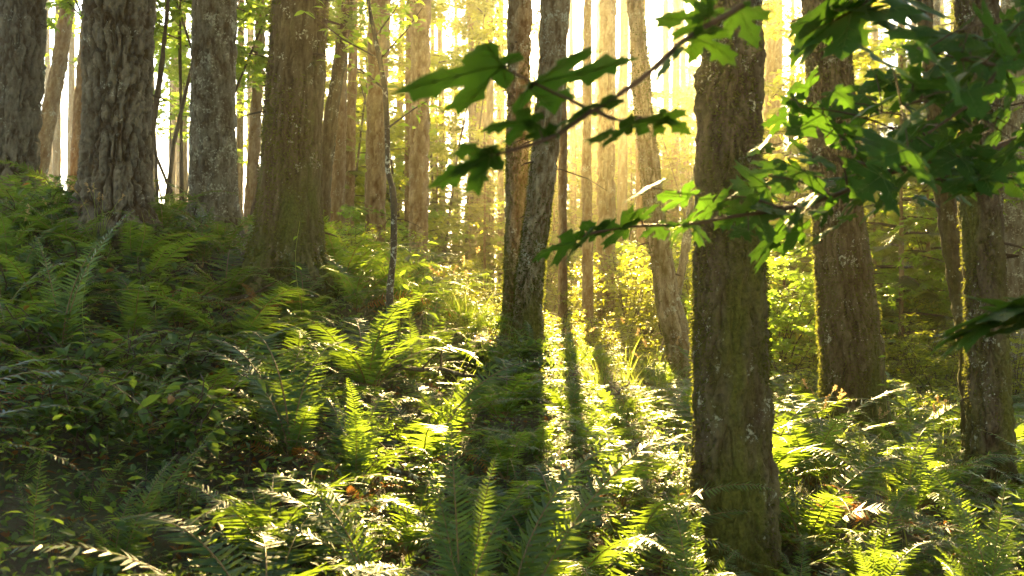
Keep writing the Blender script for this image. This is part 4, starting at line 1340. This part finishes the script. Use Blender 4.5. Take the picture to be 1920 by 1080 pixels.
# ------------------------------------------------------------------ bigleaf maple branches in front
def big_leaf(seed, droop=.22, wave=.05, cup=.08):
    g = np.random.default_rng(seed)
    half = [(.03, 0), (.10, -.07), (.26, -.15), (.42, -.09), (.36, .02), (.25, .08), (.42, .11), (.55, .09), (.60, .22), (.80, .33), (.63, .38), (.60, .52), (.47, .45), (.33, .41), (.17, .34),
            (.19, .50), (.37, .60), (.27, .66), (.22, .74), (.27, .84), (.13, .85), (.0, 1.02)]
    half = [(a + g.normal(0, .018) * (a > 0), b + g.normal(0, .018)) for a, b in half]
    left = [(-a + g.normal(0, .015), b + g.normal(0, .015)) for a, b in half[:-1]][::-1]
    outl = half + left
    vs2 = [Vector(p) for p in outl]
    n = len(vs2)
    inner = []
    for gx in np.arange(-.7, .75, .08):
        for gy in np.arange(-.1, 1.0, .08):
            inner.append((gx + g.normal(0, .01), gy + g.normal(0, .01)))

    def inside(p):
        c = False
        j = n - 1
        for i in range(n):
            a, b = outl[i], outl[j]
            if (a[1] > p[1]) != (b[1] > p[1]) and p[0] < (b[0] - a[0]) * (p[1] - a[1]) / (b[1] - a[1]) + a[0]:
                c = not c
            j = i
        return c
    for p in inner:
        if inside(p) and min(math.hypot(p[0] - q[0], p[1] - q[1]) for q in outl) > .035:
            vs2.append(Vector(p))
    vo, _, fo, *_ = delaunay_2d_cdt(vs2, [(i, (i + 1) % n) for i in range(n)], [], 1, 1e-5)
    ph = g.uniform(0, 6.28)

    def zf(x, y):
        r2 = x * x + y * y
        th_ = math.atan2(x, y + .05)
        return -droop * r2 + cup * abs(x) + wave * math.cos(th_ * 5.0) * math.sqrt(r2) + .03 * math.sin(x * 7 + ph) * math.cos(y * 6)
    # leaf-local: tip along +x
    V = [(v.y, -v.x, zf(v.x, v.y)) for v in vo]
    holes = [(g.uniform(-.5, .5), g.uniform(.15, .75), g.uniform(.03, .055)) for _ in range(int(g.integers(1, 4)))]
    cen = [(sum(vo[i].x for i in f) / 3, sum(vo[i].y for i in f) / 3) for f in fo]
    tri = np.array([f for f, c in zip(fo, cen) if len(f) == 3 and not any(math.hypot(c[0] - a, c[1] - b) < r for a, b, r in holes)])
    mb = MB()
    mb.add(V, [tri], 0)
    for tx, ty in [(0, 1.0), (.78, .33), (-.78, .33), (.4, -.08), (-.4, -.08)]:
        q = np.linspace(0, .95, 9)
        for off in (-.004, .004):
            tube(mb, [(ty * s, -tx * s, zf(tx * s, ty * s) + off) for s in q], np.linspace(.009, .002, 9), 3, 1)
        for f0, sg in [(.4, 1), (.4, -1), (.6, 1), (.6, -1), (.76, 1), (.76, -1)]:
            L = math.hypot(tx, ty)
            if L < .6:
                continue
            ux, uy = tx / L, ty / L
            sv = [(tx * f0 + (ux * .8 - sg * uy * .6) * k * (1 - f0) * .34, ty * f0 + (uy * .8 + sg * ux * .6) * k * (1 - f0) * .34) for k in (0, .5, 1)]
            if inside(sv[-1]):
                for off in (-.003, .003):
                    tube(mb, [(b_, -a_, zf(a_, b_) + off) for a_, b_ in sv], [.005, .0035, .0015], 3, 1)
    return mb.mesh('leaf', [M_bigleaf, M_vein], True)


BIG = [big_leaf(400 + k, random.uniform(.08, .26), random.uniform(.01, .045), random.uniform(.0, .08)) for k in range(7)]


def maple_branch(label, stem, r0, r1, leaves, twigs=()):
    """stem: (px, py, d) points; leaves: (px, py of the petiole joint, px, py of the tip, depth, depth offset of the tip, roll, width scale)"""
    pts = [P(*q) for q in stem]
    base = pts[0]
    o = thing('maple_branch', label, 'branch', base, 0, 'maple branches hanging into the view')

    def smooth(ps):
        out = []
        for i in range(len(ps) - 1):
            a, b = ps[max(0, i - 1)], ps[i]
            c, d_ = ps[i + 1], ps[min(len(ps) - 1, i + 2)]
            for t in (0, .25, .5, .75):
                out.append(.5 * ((2 * b) + (c - a) * t + (2 * a - 5 * b + 4 * c - d_) * t * t + (3 * b - a - 3 * c + d_) * t ** 3))
        return out + [ps[-1]]
    sp = smooth([p - base for p in pts])
    mb = MB()
    tube(mb, sp, np.linspace(r0, r1, len(sp)) * rng.uniform(.92, 1.12, len(sp)), 8)
    obj('stem', mb.mesh('stem', [M_redtwig]), o)
    world = list(sp)
    for tw in twigs:
        q = smooth([P(*k) - base for k in tw])
        mb = MB()
        tube(mb, q, np.linspace(.0042, .002, len(q)), 6)
        obj('twig', mb.mesh('twig', [M_redtwig]), o)
        world += q
    for i, (ax_, ay_, bx_, by_, d, dd, roll) in enumerate(leaves):
        a = P(ax_, ay_, d) - base
        b = P(bx_, by_, d + dd) - base
        v = b - a
        L = v.length
        x = v.normalized()
        up = Vector((0, 0, 1))
        y = up.cross(x)
        y.normalize()
        z = x.cross(y)
        m = Matrix((x, y, z)).transposed()
        m = Matrix.Rotation(roll, 3, x) @ m
        l = obj('leaf', BIG[(i * 3 + len(leaves)) % 7], o)
        l.matrix_local = Matrix.Translation(a) @ m.to_4x4() @ Matrix.Diagonal((L, L * random.uniform(.9, 1.08), L, 1))
        # petiole to the closest stem point
        c = min(world, key=lambda q: (q - a).length)
        if (c - a).length > .004:
            mb = MB()
            mid = (a + c) / 2 + Vector((0, 0, .012))
            tube(mb, [Vector((0, 0, 0)), mid - c, a - c], [.0026, .002, .0018], 5)
            pt = obj('petiole', mb.mesh('petiole', [M_redtwig]), o, c)
    return o


# upper branch reaching towards the sun, large leaves
maple_branch('slanting maple branch with the biggest leaves, hanging before the sun glow', [(1470, -60, 2.3), (1400, 5, 2.2), (1290, 70, 2.1), (1200, 150, 2.0), (1115, 205, 1.95), (1040, 255, 1.92), (960, 282, 1.9), (930, 290, 1.9)], .0075, .0028, [
    (945, 128, 735, 146, 1.85, -.04, 0.21), (995, 168, 1185, 82, 1.95, .05, -0.20), (1000, 232, 900, 226, 1.93, -.02, 0.28), (1095, 212, 1005, 245, 1.95, -.03, 0.21), (1112, 203, 1172, 186, 1.95, .02, -0.25),
    (1185, 238, 1095, 262, 1.98, -.03, 0.25), (1195, 232, 1272, 215, 2.0, .03, -0.23), (930, 290, 832, 312, 1.9, -.02, 0.30), (922, 294, 795, 338, 1.88, .0, .42), (1030, 258, 985, 215, 1.93, -.03, 0.20),
    (1300, 68, 1385, 105, 2.1, .03, -0.20), (1265, 95, 1228, 150, 2.08, -.03, 0.23), (1330, 35, 1222, 32, 2.12, -.03, 0.23), (1385, 18, 1425, 85, 2.2, .03, -0.23), (1330, 30, 1275, -30, 2.15, 0, 0.20), (1235, 215, 1300, 245, 2.0, .02, -0.25)],
    twigs=[[(1110, 207, 1.95), (1010, 160, 1.92), (950, 130, 1.87)], [(1115, 205, 1.95), (1160, 225, 1.97), (1240, 218, 2.0)]])
rx = random.Random(3)
B2 = []
rb = random.Random(5)
stemB = [(2010, 230, 3.3), (1920, 256, 3.2), (1840, 285, 3.15), (1750, 300, 3.1), (1640, 335, 3.05), (1560, 368, 3.0), (1470, 392, 2.95), (1380, 405, 2.9), (1290, 420, 2.85), (1180, 425, 2.8), (1100, 440, 2.75), (1060, 455, 2.75)]
B2 += [(1080, 452, 990, 472, 2.72, -.1, .5), (1100, 445, 1050, 480, 2.75, -.2, .3), (1120, 440, 1090, 412, 2.78, -.18, .3), (1180, 428, 1110, 425, 2.8, -.15, .5), (1200, 415, 1190, 385, 2.8, -.25, .2), (1215, 350, 1190, 360, 2.85, -.25, .3), (1230, 420, 1245, 445, 2.85, -.2, .3),
       (1290, 418, 1240, 440, 2.85, -.2, .4), (1300, 420, 1320, 455, 2.88, -.2, -.2), (1290, 372, 1230, 362, 2.88, -.12, .5), (1340, 395, 1310, 370, 2.9, -.22, .2), (1400, 400, 1340, 372, 2.92, -.2, .4), (1420, 398, 1440, 450, 2.95, -.2, .1), (1500, 385, 1470, 430, 2.95, -.25, .2)]
bases = []
for i in range(4000):
    if len(bases) >= 78:
        break
    px = rb.uniform(1400, 1915)
    line = np.interp(px, [1380, 1470, 1560, 1640, 1750, 1840, 1920], [405, 392, 368, 335, 300, 285, 256])
    up = np.interp(px, [1400, 1480, 1560, 1700, 1915], [60, 215, 215, 190, 130])
    py = line + rb.uniform(-up, 75)
    if any(math.hypot(px - a, (py - b) * 1.5) < 36 for a, b in bases):
        continue
    bases.append((px, py))
    L = rb.uniform(52, 88)
    a = rb.choice([-1, -1, -1, 1])
    B2.append((px, py, px + a * L * rb.uniform(.5, 1), py + rb.uniform(-.15, .5) * L, 3.02 + rb.uniform(-.25, .25), -rb.uniform(.0, .12), rb.choice([1, 1, -1]) * rb.uniform(.3, .95)))
B2 = [(a, b, c, e, f, g * (.35 if k < 14 else .8), (.4 + .4 * rx.random()) * (1 if h > 0 else -1) if k < 14 else h) for k, (a, b, c, e, f, g, h) in enumerate(B2)]
maple_branch('long drooping maple branch crossing the big dark trunk, crowded with dark leaves', stemB, .0105, .0028, B2,
             twigs=[[(1750, 300, 3.1), (1735, 255, 3.05), (1700, 220, 3.0), (1655, 210, 3.0)], [(1590, 358, 3.02), (1580, 310, 2.98), (1550, 280, 2.95)], [(1700, 318, 3.08), (1640, 320, 3.0), (1600, 300, 2.95), (1500, 300, 2.9)], [(1560, 368, 3.0), (1500, 340, 2.95), (1440, 330, 2.9)],
                    [(1840, 285, 3.15), (1830, 220, 3.1), (1760, 190, 3.0), (1700, 180, 2.95)], [(1750, 300, 3.1), (1690, 250, 3.0), (1600, 215, 2.95), (1500, 200, 2.9)], [(1640, 335, 3.05), (1590, 265, 3.0), (1540, 240, 2.95)], [(1660, 330, 3.05), (1620, 365, 3.0), (1560, 400, 2.95)], [(1840, 285, 3.15), (1790, 320, 3.1), (1720, 350, 3.05)], [(1470, 392, 2.95), (1400, 370, 2.9), (1310, 365, 2.88), (1220, 352, 2.85)]])
B3 = []
for i in range(30):
    t = rb.random()
    px = 1960 - 260 * t + rb.gauss(0, 30)
    py = 20 + 190 * t + rb.gauss(-25, 55)
    L = rb.uniform(70, 130)
    B3.append((px, py, px - L * rb.uniform(.2, 1) * rb.choice([1, 1, -1]), py + rb.uniform(-.2, .6) * L, rb.uniform(2.2, 2.8), -rb.uniform(.0, .14), rb.choice([1, 1, -1]) * rb.uniform(.3, .9)))
maple_branch('steep maple branch in the upper corner in front of the knotted trunk', [(2000, 10, 2.6), (1940, 70, 2.55), (1880, 125, 2.5), (1830, 185, 2.5), (1790, 215, 2.5), (1740, 250, 2.5)], .008, .003, B3, twigs=[[(1880, 125, 2.5), (1800, 110, 2.45), (1720, 90, 2.4)], [(1800, 205, 2.5), (1740, 190, 2.45), (1690, 200, 2.4)]])
maple_branch('short maple sprig low at the frame edge in front of the knotted trunk', [(2000, 570, 2.6), (1930, 578, 2.55), (1880, 590, 2.5), (1860, 595, 2.5)], .005, .0025, [
    (1870, 592, 1760, 600, 2.5, -.1, .5), (1880, 595, 1790, 622, 2.5, -.14, .5), (1900, 590, 1870, 560, 2.5, -.2, .3), (1910, 585, 1960, 550, 2.5, -.2, -.2), (1920, 590, 1890, 620, 2.52, -.2, .3)])
maple_branch('maple leaves hanging from the top edge over the stout mossy trunk', [(1700, -90, 2.8), (1650, -20, 2.75), (1600, 20, 2.7), (1560, 40, 2.7)], .006, .0028, [
    (1580, 35, 1470, 30, 2.7, -.12, .6), (1600, 25, 1570, 85, 2.7, -.2, .2), (1620, 15, 1680, 40, 2.72, -.18, -.2), (1640, 0, 1570, -15, 2.75, -.15, .3), (1660, -10, 1730, 10, 2.75, -.2, -.2), (1560, 42, 1480, 70, 2.7, -.1, .8)])

flush_labels()

# ------------------------------------------------------------------ haze in the air
def haze():
    m, n, out = new_mat('forest_haze')
    v = N(n, 'ShaderNodeVolumePrincipled')
    v.inputs['Color'].default_value = (1.0, 0.90, 0.58, 1)
    v.inputs['Density'].default_value = HAZE_DENSITY
    v.inputs['Anisotropy'].default_value = HAZE_ANISO
    n.links.new(v.outputs[0], out.inputs['Volume'])
    x0, x1, y0, y1, z0, z1 = -160, 160, -160, 170, -2.5, 35
    V = [(x, y, z) for z in (z0, z1) for y in (y0, y1) for x in (x0, x1)]
    mb = MB()
    mb.add(V, [np.array([(0, 2, 3, 1), (4, 5, 7, 6), (0, 1, 5, 4), (2, 6, 7, 3), (0, 4, 6, 2), (1, 3, 7, 5)])])
    obj('haze', mb.mesh('haze', [m], False), kind='stuff')


haze()
